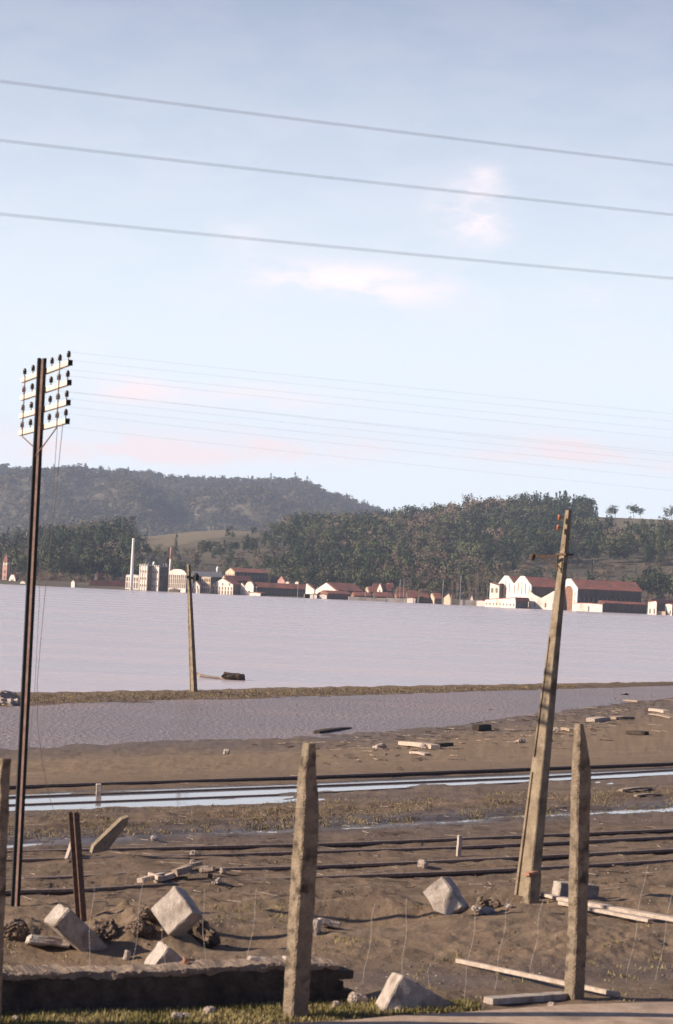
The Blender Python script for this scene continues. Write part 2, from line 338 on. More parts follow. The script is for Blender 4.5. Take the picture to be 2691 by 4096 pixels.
def ground_mat():
    m = bpy.data.materials.new('mud_ground'); m.use_nodes = True; nt = m.node_tree; N = nt.nodes; L = nt.links; b = N['Principled BSDF']
    tc = N.new('ShaderNodeTexCoord')
    def noise(s, d=6, st=(1, 1, 1), r=.6):
        mp = N.new('ShaderNodeMapping'); mp.inputs['Scale'].default_value = st; L.new(tc.outputs['Object'], mp.inputs[0])
        n = N.new('ShaderNodeTexNoise'); n.inputs['Scale'].default_value = s; n.inputs['Detail'].default_value = d; n.inputs['Roughness'].default_value = r; L.new(mp.outputs[0], n.inputs[0]); return n.outputs[0]
    def ramp(src, a, b_, c1, c2):
        c = N.new('ShaderNodeValToRGB'); c.color_ramp.elements[0].position = a; c.color_ramp.elements[1].position = b_
        c.color_ramp.elements[0].color = (*c1, 1); c.color_ramp.elements[1].color = (*c2, 1); L.new(src, c.inputs[0]); return c.outputs[0]
    def mix(f, a, b_):
        x = N.new('ShaderNodeMix'); x.data_type = 'RGBA'; L.new(f, x.inputs[0]); L.new(a, x.inputs[6]); L.new(b_, x.inputs[7]); return x.outputs[2]
    def math_(op, a, v):
        n = N.new('ShaderNodeMath'); n.operation = op; n.use_clamp = True; L.new(a, n.inputs[0])
        if isinstance(v, float): n.inputs[1].default_value = v
        else: L.new(v, n.inputs[1])
        return n.outputs[0]
    sa = N.new('ShaderNodeAttribute'); sa.attribute_name = 'sand'; wa = N.new('ShaderNodeAttribute'); wa.attribute_name = 'wet'
    n_mid = noise(1.5, 9, (1, 1.4, 1)); n_fine = noise(16, 6, r=.7); n_big = noise(.35, 5)
    soil = mix(math_('MULTIPLY', n_fine, .8), ramp(n_mid, .35, .68, (.072, .048, .032), (.25, .175, .118)), ramp(n_fine, .35, .7, (.10, .068, .044), (.29, .208, .138)))
    sand = ramp(noise(1.2, 6, (1, 3, 1)), .3, .7, (.19, .132, .082), (.28, .202, .130))
    wetc = ramp(n_mid, .3, .7, (.085, .066, .058), (.145, .115, .10))
    c = mix(math_('MULTIPLY', sa.outputs['Fac'], 1.0), soil, sand)
    wn = N.new('ShaderNodeMapRange'); wn.inputs[1].default_value = .35; wn.inputs[2].default_value = .75; L.new(math_('ADD', math_('MULTIPLY', wa.outputs['Fac'], .6), math_('MULTIPLY', n_big, .45)), wn.inputs[0])
    c = mix(wn.outputs[0], c, wetc)
    gn = N.new('ShaderNodeMapRange'); gn.inputs[1].default_value = .58; gn.inputs[2].default_value = .72; L.new(noise(1.1, 6), gn.inputs[0])
    c = mix(math_('MULTIPLY', gn.outputs[0], .35), c, ramp(n_fine, .3, .7, (.10, .09, .04), (.24, .20, .10)))
    L.new(c, b.inputs['Base Color'])
    rr = N.new('ShaderNodeMapRange'); rr.inputs[3].default_value = .95; rr.inputs[4].default_value = .38; L.new(wn.outputs[0], rr.inputs[0]); L.new(rr.outputs[0], b.inputs['Roughness'])
    b.inputs['Specular IOR Level'].default_value = .25
    bp = N.new('ShaderNodeBump'); bp.inputs['Strength'].default_value = .8; bp.inputs['Distance'].default_value = .05; L.new(noise(9, 8, r=.7), bp.inputs['Height']); L.new(bp.outputs[0], b.inputs['Normal'])
    return m
gme = npmesh('ground', V, F, ground_mat(), True)
for nm, col in (('sand', 2), ('wet', 3)):
    at_ = gme.attributes.new(nm, 'FLOAT', 'POINT'); at_.data.foreach_set('value', np.repeat(A[:, col], nc).astype(np.float32))
gobj = link(bpy.data.objects.new('ground', gme)); tag(gobj, kind='structure')
bvh = BVHTree.FromPolygons([tuple(v) for v in V], [tuple(f) for f in F.tolist()])
CO = Vector((0, 0, CAMZ))
def ground(sx, sy):
    h = bvh.ray_cast(CO, ray(sx, sy).normalized(), 2000)
    return h[0] if h[0] else onz(sx, sy, 0)
def gz(x, y):
    h = bvh.ray_cast(Vector((x, y, 50)), Vector((0, 0, -1)), 200)
    return h[0].z if h[0] else 0.0
def mpp(p): return p.y / FPX * K          # metres per source pixel at depth
# ------------------------------------------------------------------ water
def water_mat(name, c1, c2, rough, s1, str1, dist, stretch=(1, 1, 1), s2=None):
    m = bpy.data.materials.new(name); m.use_nodes = True; nt = m.node_tree; N = nt.nodes; L = nt.links; b = N['Principled BSDF']
    tc = N.new('ShaderNodeTexCoord'); mp = N.new('ShaderNodeMapping'); mp.inputs['Scale'].default_value = stretch; L.new(tc.outputs['Object'], mp.inputs[0])
    n = N.new('ShaderNodeTexNoise'); n.inputs['Scale'].default_value = s2 or .02; n.inputs['Detail'].default_value = 7; L.new(mp.outputs[0], n.inputs[0])
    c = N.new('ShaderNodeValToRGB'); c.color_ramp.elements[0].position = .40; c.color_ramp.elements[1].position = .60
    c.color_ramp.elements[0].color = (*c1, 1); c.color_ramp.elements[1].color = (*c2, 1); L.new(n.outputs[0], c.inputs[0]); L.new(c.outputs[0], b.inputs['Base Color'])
    rr = N.new('ShaderNodeMapRange'); rr.inputs[1].default_value = .35; rr.inputs[2].default_value = .65; rr.inputs[3].default_value = rough * .8; rr.inputs[4].default_value = rough * 1.25
    L.new(n.outputs[0], rr.inputs[0]); L.new(rr.outputs[0], b.inputs['Roughness'])
    b.inputs['IOR'].default_value = 1.33
    w = N.new('ShaderNodeTexNoise'); w.inputs['Scale'].default_value = s1; w.inputs['Detail'].default_value = 4; L.new(tc.outputs['Object'], w.inputs[0])
    bp = N.new('ShaderNodeBump'); bp.inputs['Strength'].default_value = str1; bp.inputs['Distance'].default_value = dist; L.new(w.outputs[0], bp.inputs['Height']); L.new(bp.outputs[0], b.inputs['Normal'])
    return m
def sheet(name, pts, m, z):
    bm = bmesh.new(); bm.faces.new([bm.verts.new((p[0], p[1], z)) for p in pts]); return tag(obj(name, bm, m), kind='structure')
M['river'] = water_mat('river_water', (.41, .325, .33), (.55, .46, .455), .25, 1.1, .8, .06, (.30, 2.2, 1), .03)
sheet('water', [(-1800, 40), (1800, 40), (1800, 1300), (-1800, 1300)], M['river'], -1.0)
M['pool'] = water_mat('pool_water', (.22, .168, .155), (.31, .245, .235), .38, 8.0, 1.0, .20, (1, 1, 1), .15)
M['ditch'] = water_mat('ditch_water', (.20, .17, .16), (.26, .23, .22), .06, 3, .15, .01, (1, 1, 1), .5)
def strip_sheet(name, la, lb, z, m, x0=-1000, x1=4200):
    xs = np.linspace(x0, x1, 24)
    pts = [onz(x, y, z) for x, y in zip(xs, interp(la, xs))] + [onz(x, y, z) for x, y in zip(xs[::-1], interp(lb, xs[::-1]))]
    return sheet(name, pts, m, z)
strip_sheet('shallow_water', [(0, 3080), (2691, 2900)], [(0, 2815), (2691, 2740)], -.555, M['pool'], -1500, 3600)
strip_sheet('ditch_water', NEAR[12][0] and [(0, 3270), (2691, 3145)], [(0, 3165), (2691, 3065)], -.066, M['ditch'], -2500, 5600)
strip_sheet('puddle_water', [(0, 3405), (2691, 3262)], [(0, 3360), (2691, 3215)], -.062, M['ditch'], -2500, 5600)
# ------------------------------------------------------------------ far land
def tline(pts): return pts
FAR = [  # depth, [(x, y)] source px, absolute-noise amplitude
 (880, None, 0, -4.0), (905, None, .2, -1.15), (925, None, .4, -.2), (960, None, .5, .3),
 (1040, [(0, 2318), (500, 2335), (900, 2350), (1345, 2365), (1900, 2385), (2300, 2370), (2691, 2375)], 1.0, None),
 (1150, [(0, 2275), (300, 2270), (530, 2250), (900, 2270), (1345, 2270), (1900, 2300), (2150, 2270), (2691, 2260)], 3.0, None),
 (1300, [(0, 2240), (300, 2205), (530, 2190), (900, 2180), (1345, 2200), (1900, 2190), (2250, 2190), (2691, 2180)], 4.0, None),
 (1600, [(0, 2215), (300, 2175), (530, 2150), (900, 2112), (1200, 2125), (1345, 2125), (1600, 2108), (1900, 2068), (2200, 2060), (2350, 2062), (2691, 2080)], 4.0, None),
 (1800, [(0, 2230), (900, 2150), (1345, 2130), (1900, 2090), (2691, 2110)], 4.0, None),
 (2400, [(0, 2280), (1345, 2290), (2691, 2300)], 5.0, None),
 (2900, [(-400, 2180), (0, 2170), (500, 2190), (900, 2200), (1345, 2210), (2000, 2260), (2691, 2300)], 8.0, None),
 (3400, [(-400, 2000), (0, 2010), (300, 1990), (600, 2000), (900, 2040), (1200, 2030), (1400, 2110), (1650, 2180), (2200, 2250), (2691, 2290)], 14.0, None),
 (3900, [(-900, 1900), (-300, 1845), (0, 1888), (150, 1898), (300, 1886), (480, 1898), (600, 1909), (700, 1930), (850, 1932), (1000, 1936), (1190, 1934), (1250, 1955), (1300, 1978), (1400, 2012), (1500, 2050), (1650, 2095), (2200, 2200), (2691, 2270)], 5.0, None),
 (4500, [(-900, 2000), (0, 1990), (1190, 2040), (1650, 2200), (2691, 2300)], 10.0, None),
]
fcx = np.concatenate([np.linspace(-4200, -300, 80), np.linspace(-280, 2971, 420), np.linspace(3000, 6800, 80)])
def farline(D, pts, z):
    out = np.zeros((len(fcx), 3))
    for i, x in enumerate(fcx):
        h = (HORY + (x * K - 336) * math.tan(ROLL)) / K
        if pts is None: p = at(x, h, D); p.z = z
        else:
            xs = [q[0] for q in pts]; xc = min(max(x, xs[0] - 250), xs[-1] + 250)
            y = interp(pts, np.array([xc]))[0]; hc = (HORY + (xc * K - 336) * math.tan(ROLL)) / K
            p = at(x, y - hc + h, D)
        out[i] = p
    return out
fr = []; fa = []; prev = None
for D, pts, amp, z in FAR:
    cur = farline(D, pts, z)
    if prev is None: fr.append(cur); fa.append(amp)
    else:
        n = 6 if D < 1100 else (50 if 2800 < D < 4600 else 24)
        for k in range(1, n + 1):
            t = k / n; fr.append(prev + (cur - prev) * t); fa.append(pamp + (amp - pamp) * t)
    prev = cur; pamp = amp
FP = np.array(fr); FA = np.array(fa)[:, None]
fx, fy = FP[..., 0], FP[..., 1]
big = fbm(fx / 300 + 3.3, fy / 600, 4, 40) - .5; rid = .5 - np.abs(fbm(fx / 210 + fy / 900, fy / 800, 5, 50) - .5) * 2
mount = np.clip((fy - 2600) / 500, 0, 1) * np.clip((4100 - fy) / 500, 0, 1)
FP[..., 2] += FA * 1.6 * (fbm(fx / 90, fy / 120, 4, 44) - .5) + mount * (115 * (rid - .1) * np.clip((3650 - fy) / 450, .0, 1) + 40 * big * np.clip((3650 - fy) / 450, 0, 1))
hill_m = mat('hill_ground', (.08, .066, .042), (.165, .13, .085), .02, .95, .4, .5, c3=(.06, .055, .034), s3=.006, dist=1.0)
_nt = hill_m.node_tree; _p = _nt.nodes['Principled BSDF']; _src = _p.inputs['Base Color'].links[0].from_socket
_at = _nt.nodes.new('ShaderNodeAttribute'); _at.attribute_name = 'meadow'; _mx = _nt.nodes.new('ShaderNodeMix'); _mx.data_type = 'RGBA'
_nt.links.new(_at.outputs['Fac'], _mx.inputs[0]); _nt.links.new(_src, _mx.inputs[6]); _mx.inputs[7].default_value = (.20, .16, .10, 1); _nt.links.new(_mx.outputs[2], _p.inputs['Base Color'])
fn, fc = FP.shape[:2]; ii = np.arange(fn * fc).reshape(fn, fc)
FF = np.stack([ii[:-1, :-1], ii[:-1, 1:], ii[1:, 1:], ii[1:, :-1]], -1).reshape(-1, 4)
hme = npmesh('hills', FP.reshape(-1, 3), FF, hill_m, True); tag(link(bpy.data.objects.new('hills', hme)), kind='structure')
def _meadow():
    v = FP.reshape(-1, 3); q = (v - np.array(CO)) @ np.array([list(CR), list(CU), list(fwd)]).T
    X_ = (336 + FPX * q[:, 0] / q[:, 2]) / K; Y_ = (512 - FPX * q[:, 1] / q[:, 2]) / K; Y_ = Y_ + 10 * (vnoise(v[:, 0] / 15, v[:, 1] / 15, 3) - .5)
    out = np.zeros(len(v), np.float32)
    for i in np.nonzero((v[:, 1] > 1150) & (v[:, 1] < 1750) & (np.abs(X_ - 1345) < 2400))[0]:
        if inpoly(X_[i], Y_[i], FIELDS[0]) or inpoly(X_[i], Y_[i], FIELDS[1]): out[i] = .9
    a_ = hme.attributes.new('meadow', 'FLOAT', 'POINT'); a_.data.foreach_set('value', out)
_meadow_later = _meadow
fbvh = BVHTree.FromPolygons([tuple(v) for v in FP.reshape(-1, 3)], [tuple(f) for f in FF.tolist()])
def fz(x, y):
    h = fbvh.ray_cast(Vector((x, y, 2000)), Vector((0, 0, -1)), 5000)
    return h[0].z if h[0] else -2
Rinv = Matrix((CR, CU, fwd))
def topx(p):
    q = Rinv @ (Vector(p) - CO)
    return (336 + FPX * q.x / q.z) / K, (512 - FPX * q.y / q.z) / K
# ---- tree crowns from leaf clumps
def crown_pts(kind, n, r):
    P_ = []
    if kind == 'euc':           # tall, open, several lobes
        lobes = [((r.uniform(-.22, .22), r.uniform(-.22, .22), z), r.uniform(.12, .21), r.uniform(.10, .17)) for z in np.linspace(.38, .90, 9)]
    elif kind == 'round':
        lobes = [((r.uniform(-.25, .25), r.uniform(-.25, .25), r.uniform(.35, .8)), r.uniform(.15, .24), r.uniform(.13, .2)) for _ in range(9)]
    elif kind == 'cone':
        lobes = [((r.uniform(-.03, .03), r.uniform(-.03, .03), z), .24 * (1 - z) + .02, .07) for z in np.linspace(.18, .97, 10)]
    else:                       # thin bare tree: fan of twigs
        lobes = [((r.uniform(-.18, .18), r.uniform(-.18, .18), z), r.uniform(.09, .17), r.uniform(.12, .18)) for z in np.linspace(.4, .88, 7)]
    per = n // len(lobes)
    for c, rh, rv in lobes:
        for _ in range(per):
            a = r.uniform(0, 2 * math.pi); u = r.uniform(-1, 1); s = math.sqrt(1 - u * u); k = r.random() ** .4
            P_.append((c[0] + rh * k * s * math.cos(a), c[1] + rh * k * s * math.sin(a), c[2] + rv * k * u))
    return np.array(P_)
def quads(P_, size, r):
    n = len(P_); out = P_ - np.array([0, 0, .5]); out[:, 2] *= .6; out /= np.linalg.norm(out, axis=1)[:, None] + 1e-6
    out += np.array([[r.gauss(0, .45) for _ in range(3)] for _ in range(n)])
    t_ = np.array([[r.gauss(0, 1) for _ in range(3)] for _ in range(n)]); a = np.cross(out, t_); b = np.cross(out, a)
    a /= np.linalg.norm(a, axis=1)[:, None]; b -= (a * b).sum(1)[:, None] * a; b /= np.linalg.norm(b, axis=1)[:, None]
    s = size * np.array([r.uniform(.6, 1.3) for _ in range(n)])[:, None]
    return np.stack([P_ - a * s - b * s * .6, P_ + a * s - b * s * .6, P_ + a * s * .7 + b * s * .7, P_ - a * s * .8 + b * s * .6], 1)
TEMPL = {}
for kind, n, sz in (('euc', 330, .030), ('round', 300, .034), ('cone', 200, .030), ('bare', 150, .022)):
    TEMPL[kind] = [quads(crown_pts(kind, n, random.Random(100 + i * 7 + len(kind))), sz, random.Random(5 + i)) for i in range(4)]
TRUNKS = {}
def trunk_bm(r, fine=True):
    bm = bmesh.new(); p = Vector((0, 0, -.03)); pts = [p]
    for i in range(5): p = p + Vector((r.uniform(-.02, .02), r.uniform(-.02, .02), .17)); pts.append(p)
    add_tube(bm, pts, .016, 5, True, .005)
    for i in range(5):
        q = pts[rnd.randint(2, 4)]; a = r.uniform(0, 6.28); add_tube(bm, [q, q + Vector((math.cos(a) * .1, math.sin(a) * .1, .12)), q + Vector((math.cos(a) * .16, math.sin(a) * .16, .25))], .006, 4, True, .002)
    return bm
LEAFM = {'euc': 'leaf_dark', 'round': 'leaf_olive', 'cone': 'leaf_dark', 'bare': 'leaf_bare'}
tree_src = {}
def tree(kind, var, x, y, h, label, group=None, name='tree', wide=1.0, leaf=None):
    key = (kind, var, leaf)
    if key not in tree_src:
        q = TEMPL[kind][var]; me = npmesh(kind + '_crown', q.reshape(-1, 3), np.arange(len(q) * 4).reshape(-1, 4), M[leaf or LEAFM[kind]])
        bm = trunk_bm(random.Random(var)); tm = bpy.data.meshes.new('trunk'); bm.to_mesh(tm); bm.free(); tm.materials.append(M['bark'])
        tree_src[key] = (me, tm)
    me, tm = tree_src[key]
    t = thing(name, label, 'tree', (x, y, fz(x, y)), rnd.uniform(0, 6.28), group); t.scale = (h * wide, h * wide, h)
    link(bpy.data.objects.new('crown', me), t); link(bpy.data.objects.new('trunk', tm), t)
    return t
def forest(name, kinds, spots, mt):
    Q = []
    for (x, y, z, h, w) in spots:
        k = kinds[rnd.randrange(len(kinds))]; q = TEMPL[k][rnd.randrange(4)]
        q = q[rng.random(len(q)) < (1.0 if y < 1250 else .6 if y < 2000 else .32)]
        if y > 2000: q = (q - q.mean(1, keepdims=True)) * 1.9 + q.mean(1, keepdims=True)
        elif y > 1250: q = (q - q.mean(1, keepdims=True)) * 1.25 + q.mean(1, keepdims=True)
        a = rnd.uniform(0, 6.28); c, s = math.cos(a), math.sin(a)
        r_ = q @ np.array([[c, s, 0], [-s, c, 0], [0, 0, 1]]) * np.array([h * w, h * w, h]) + np.array([x, y, z]); Q.append(r_)
    Q = np.concatenate(Q); me = npmesh(name, Q.reshape(-1, 3), np.arange(len(Q) * 4).reshape(-1, 4), mt)
    return tag(link(bpy.data.objects.new(name, me)), kind='stuff')
def inpoly(x, y, poly):
    c = False; j = len(poly) - 1
    for i in range(len(poly)):
        if (poly[i][1] > y) != (poly[j][1] > y) and x < (poly[j][0] - poly[i][0]) * (y - poly[i][1]) / (poly[j][1] - poly[i][1]) + poly[i][0]: c = not c
        j = i
    return c
FIELDS = [[(520, 2200), (520, 2140), (900, 2085), (1120, 2085), (1050, 2130), (800, 2165), (620, 2200)], [(2420, 2130), (2350, 2050), (2900, 2050), (2900, 2110), (2560, 2130), (2420, 2125)],
          [(0, 2300), (0, 2240), (150, 2235), (230, 2300)], [(2000, 2345), (2080, 2290), (2300, 2275), (2900, 2265), (2900, 2400), (2000, 2400)], [(600, 2230), (560, 2200), (700, 2190), (720, 2230)]]
_meadow_later()
dark, olive, bare_ = [], [], []; singles = []
sp = 0
for _ in range(9500):
    y = rnd.uniform(985, 1680); X0 = y * rnd.uniform(-.30, .30); 
    z = fz(X0, y); px_, py_ = topx((X0, y, z))
    fieldhit = any(inpoly(px_, py_, f) for f in FIELDS)
    if fieldhit and rnd.random() < .93: continue
    if any(inpoly(px_, py_ - q_, f) for f in FIELDS[:2] for q_ in (15, 30, 50)) and rnd.random() < .85: continue
    dens = 1.0 if 1200 < px_ or 150 < px_ < 560 else .55
    if px_ < 150 or 560 < px_ < 1000: dens = .45
    if rnd.random() > dens * (.6 + .5 * float(vnoise(X0 / 60, y / 60, 5))) : continue
    v = float(fbm(np.array(X0 / 45.), np.array(y / 60.), 3, 77)) + rnd.uniform(-.12, .12)
    tall = 1.15 if (1850 < px_ < 2330 and y > 1450) else 1.0
    h = rnd.uniform(8, 15) * tall * (1.0 if px_ > 1150 or px_ < 560 else .65)
    if fieldhit: h *= .4
    s_ = (X0, y, z - .5, h, rnd.uniform(.7, 1.15))
    if y < 1110 and len(singles) < 150 and v < .56 and -200 < px_ < 2900: singles.append(s_ + (px_,))
    elif fieldhit or not (inpoly(px_, py_, FIELDS[3])): (dark if v < .50 else olive if v < .60 else bare_).append(s_)
forest('evergreen_forest', ['euc', 'euc', 'cone', 'round'], dark, M['leaf_dark'])
forest('olive_forest', ['round', 'euc'], olive, M['leaf_olive'])
forest('bare_woodland', ['bare', 'round', 'bare'], bare_, M['leaf_bare'])
for i, (x, y, z, h, w, px_) in enumerate(singles):
    k = ('euc', 'round', 'cone', 'euc')[i % 4]
    zone = 'the left grove' if px_ < 560 else ('the red-roofed factory village' if px_ < 1900 else 'the big twin warehouses')
    if px_ < 560: lab = 'tall dark evergreen with bare lower trunk in the left grove above the town'
    elif px_ < 1900: lab = 'bushy dark green tree at the foot of the wooded hill behind the village'
    else: lab = 'dark leafy tree on the slope behind the big white-gabled warehouses'
    tree(k, i % 4, x, y, h, lab, 'trees behind ' + zone, {'euc': 'eucalyptus_tree', 'round': 'leafy_tree', 'cone': 'conifer_tree'}[k], w)
# left grove: tall trees with pale trunks
for i in range(26):
    px_ = rnd.uniform(190, 545); y = rnd.uniform(1060, 1180); p = at(px_, 2200, y)
    tree('euc', i % 4, p.x, y, rnd.uniform(15, 21) * (1 if px_ > 260 else .85), 'tall dark eucalyptus with pale bare trunk in the left grove above the town', 'eucalyptus trees of the left grove', 'eucalyptus_tree', .62)
# skyline trees on the right hill
SKY_T = [(1870, 1975, 'open feathery eucalyptus, leftmost of the tall ones on the right hill crest'), (1935, 2010, 'slim eucalyptus just right of the feathery one on the hill crest'), (1985, 2000, 'short round tree between slim crest eucalyptus and tallest crest tree'), (2047, 1985, 'round full tree left of the highest crown on the hill crest'),
         (2098, 1968, 'highest pointed tree crown on the right hill crest'), (2150, 1992, 'broad dark tree right of the highest crown on the crest'), (2200, 1995, 'broad crest tree just left of the leaning concrete pole top'), (2262, 1990, 'dark crest tree behind the leaning concrete pole top'), (2300, 2015, 'thin crest tree right of the leaning concrete pole top'),
         (2440, 2020, 'low round tree left of a pair on the bare grassy crest'), (2460, 2015, 'round tree touching its low neighbour on the bare grassy crest'), (2535, 2005, 'lone spreading tree standing on the bare grassy crest'), (2560, 2030, 'small bush-like tree right of the lone spreading crest tree'), (2660, 2030, 'tree at the right end of the grassy crest'), (2685, 2022, 'tree cut by the right picture edge on the crest'),
         (1600, 2035, 'small pointed tree where the left skyline meets the right hill'), (1700, 2035, 'bare winter tree on the skyline left of the crest wood'), (1770, 2030, 'second bare winter tree on the skyline left of the crest wood')]
for i, (px_, top, lab) in enumerate(SKY_T):
    D = 1600; p = at(px_, 2060, D); z = fz(p.x, D); b = topx((p.x, D, z))[1]
    h = max(5, (b - top) * D / FPX * K)
    k = 'bare' if 'bare winter' in lab else ('round' if 'round' in lab or 'broad' in lab or 'spreading' in lab else 'euc')
    tree(k, i % 4, p.x, D, h, lab, 'trees along the right hill crest', 'skyline_tree', 1.15 if k == 'round' else .9, leaf='leaf_dark' if k != 'bare' else None)
# pointed conifer in the field and dark round trees behind the factory
for px_, base, top, k, w, lab in [(702, 2215, 2138, 'cone', .9, 'pointed dark conifer standing alone above the slender pink chimney'), (590, 2250, 2172, 'round', .9, 'dark round tree behind the tall white chimney'), (655, 2255, 2190, 'round', .9, 'dark tree behind the two factory towers'),
                                  (925, 2120, 2098, 'round', .9, 'tiny tree on the upper edge of the straw-coloured field'), (540, 2150, 2105, 'euc', .8, 'small tree at the left end of the straw-coloured field'), (590, 2150, 2112, 'cone', .8, 'small conifer at the top left of the straw-coloured field')]:
    D = 1180 if base > 2180 else 1560; p = at(px_, base, D); tree(k, 1, p.x, D, max(5, (topx((p.x, D, fz(p.x, D)))[1] - top) * D / FPX * K), lab, None, 'conifer_tree' if k == 'cone' else 'leafy_tree', w)
# mountain forest
far_s = []
for _ in range(19000):
    y = rnd.uniform(2750, 3960); X0 = y * rnd.uniform(-.24, .17); z = fz(X0, y)
    if fbm(np.array(X0 / 160.), np.array(y / 260.), 3, 91) > .72: continue
    far_s.append((X0, y, z - 1, rnd.uniform(7, 13) * (1.5 if rnd.random() < .03 else 1), rnd.uniform(1.0, 1.6)))
forest('mountain_forest', ['round', 'cone', 'round', 'euc'], far_s, M['leaf_far'])
# low scrub along the far bank
scr = []
for _ in range(900):
    y = rnd.uniform(970, 1060); X0 = y * rnd.uniform(-.30, .30); scr.append((X0, y, fz(X0, y) - .6, rnd.uniform(1.5, 4.5), rnd.uniform(1.2, 2.2)))
for _ in range(2600):
    y = rnd.uniform(960, 1180); X0 = y * rnd.uniform(-.30, .30); z = fz(X0, y); px_, py_ = topx((X0, y, z))
    if px_ > 1990 or px_ < 240: scr.append((X0, y, z - .4, rnd.uniform(1.5, 4.5), rnd.uniform(1.2, 2.2)))
forest('bank_scrub', ['round', 'bare'], scr, M['leaf_bare'])
# ------------------------------------------------------------------ far buildings
PH = math.radians(45); S_, C_ = math.sin(PH), math.cos(PH)
WL = -1.15
def waterline(x): return 2339 + .0455 * x if x < 1900 else 2425.5 + (x - 1900) * .053
class B:
    """building frame: origin at the near corner, local x = along the gable front to the left-back, y = along the side going right-back"""
    def __init__(s, name, label, cat, x0, x1, x2, D=905, phi=45, group=None, base=None):
        s.phi = math.radians(phi); s.S, s.C = math.sin(s.phi), math.cos(s.phi); s.m = D / FPX * K; s.D = D
        s.W = (x1 - x0) * s.m / s.C; s.L = (x2 - x1) * s.m / s.S
        p = at(x1, 2400, D); p.z = WL if base is None else base
        s.o = thing(name, label, cat, p, -s.phi, group)      # local +x runs (C,-S)
        s.x1 = x1
        s.y0 = topx(p)[1]
    def h(s, y, x=None):   # height above the base for photo row y at column x (default near corner)
        b = s.y0 + ((x if x is not None else s.x1) - s.x1) * math.tan(ROLL)
        return (b - y) * s.m
def prism(bm, prof, y0, y1):
    """profile in local xz, extruded along +y"""
    a = [bm.verts.new((x, y0, z)) for x, z in prof]; b = [bm.verts.new((x, y1, z)) for x, z in prof]; n = len(prof)
    bm.faces.new(a); bm.faces.new(b[::-1])
    for k in range(n): bm.faces.new((a[k], b[k], b[(k + 1) % n], a[(k + 1) % n]))
def slab_roof(bm, prof, y0, y1, th=.25, over=.35):
    """roof sheets over profile points (open polyline)"""
    for (xa, za), (xb, zb) in zip(prof, prof[1:]):
        d = Vector((xb - xa, 0, zb - za)); n = Vector((-d.z, 0, d.x)).normalized()
        if n.z < 0: n = -n
        q = [Vector((xa, 0, za)), Vector((xb, 0, zb)), Vector((xb, 0, zb)) + n * th, Vector((xa, 0, za)) + n * th]
        q = [v + n * .02 for v in q]
        prism(bm, [(v.x, v.z) for v in q], y0 - over, y1 + over)
def wins(b, xs, zs, w, h, face='front', arch=False, m='window_dark', name='window'):
    for x in xs:
        for z in zs:
            bm = bmesh.new()
            if face == 'front': add_box(bm, (x, -.03, z), (w * .5, .14, h * .62))
            else: add_box(bm, (.03, x, z), (.14, w * .5, h * .62))
            obj(name, bm, M[m], b.o)
def gable(name, label, cat, x0, x1, x2, eave, ridge, D=905, phi=45, wallm='white_wall', sidem='timber_shade_wall', roofm='tin_red', win=None, swin=None, prof=None, front_high=0.0, base=None, apex=.5, group=None):
    b = B(name, label, cat, x0, x1, x2, D, phi, group, base)
    he = b.h(eave); hr = b.h(ridge, (x0 + x1) / 2)
    W, L = b.W, b.L
    pr = prof(W, he, hr) if prof else [(-W, he), (-W * (1 - apex), hr), (0, he)]
    bm = bmesh.new(); prism(bm, [(0, -1.5), (-W, -1.5)] + pr, .35, L); obj('wall', bm, M[sidem], b.o)  # sides coloured darker than the front, painting their shade
    bm = bmesh.new(); up = front_high
    prism(bm, [(.06, -1.5), (-W - .06, -1.5)] + [(x, z + up) for x, z in pr], 0, .35)
    obj('front_wall', bm, M[wallm], b.o)
    bm = bmesh.new(); slab_roof(bm, pr, .75, L, over=.38); obj('roof', bm, M[roofm], b.o)
    if win:
        for (nx, zf, w, hh) in win: wins(b, [-W * (k + .5) / nx for k in range(nx)], [he * zf], w, hh)
    if swin:
        for (ny, zf, w, hh) in swin: wins(b, [L * (k + .5) / ny for k in range(ny)], [he * zf], w, hh, 'side')
    return b
arch_prof = lambda W, he, hr: [(-W, he), (-W * .88, he + (hr - he) * .55), (-W * .70, hr * .99), (-W * .5, hr * 1.0), (-W * .30, hr * .99), (-W * .12, he + (hr - he) * .55), (0, he)]
mans = lambda W, he, hr: [(-W, he), (-W * .62, hr), (-W * .38, hr), (0, he)]
# --- left bank
b = B('church_tower', 'slender pink church tower with a small belfry at the left picture edge', 'tower', 3, 22, 27, 960, 25)
bm = bmesh.new(); prism(bm, [(0, -1), (-b.W, -1), (-b.W, b.h(2262)), (0, b.h(2262))], 0, b.W); obj('wall', bm, M['pink_wall'], b.o)
bm = bmesh.new(); w = b.W
for sx in (-w + .4, -.4):
    for sy in (.4, w - .4): add_box(bm, (sx, sy, b.h(2255)), (.6, .6, 2.4))
obj('belfry', bm, M['white_wall'], b.o)
bm = bmesh.new(); zt = b.h(2250); loft(bm, [[Vector((0.2, -.2, zt)), Vector((-w - .2, -.2, zt)), Vector((-w - .2, w + .2, zt)), Vector((.2, w + .2, zt))], [Vector((-w * .45, w * .45, zt + 2.6)), Vector((-w * .55, w * .45, zt + 2.6)), Vector((-w * .55, w * .55, zt + 2.6)), Vector((-w * .45, w * .55, zt + 2.6))]]); obj('roof', bm, M['tin_red'], b.o)
wins(b, [-w / 2], [b.h(2290), b.h(2312)], .9, 2.0)
gable('chapel', 'small white round-gabled chapel right of the pink church tower', 'chapel', 30, 58, 66, 2322, 2302, 940, 30, prof=arch_prof, win=[(1, .35, 2.4, 4)])
gable('shed', 'tiny low white shed on the bank left of the telegraph pole', 'shed', 76, 98, 102, 2333, 2327, 915, 20)
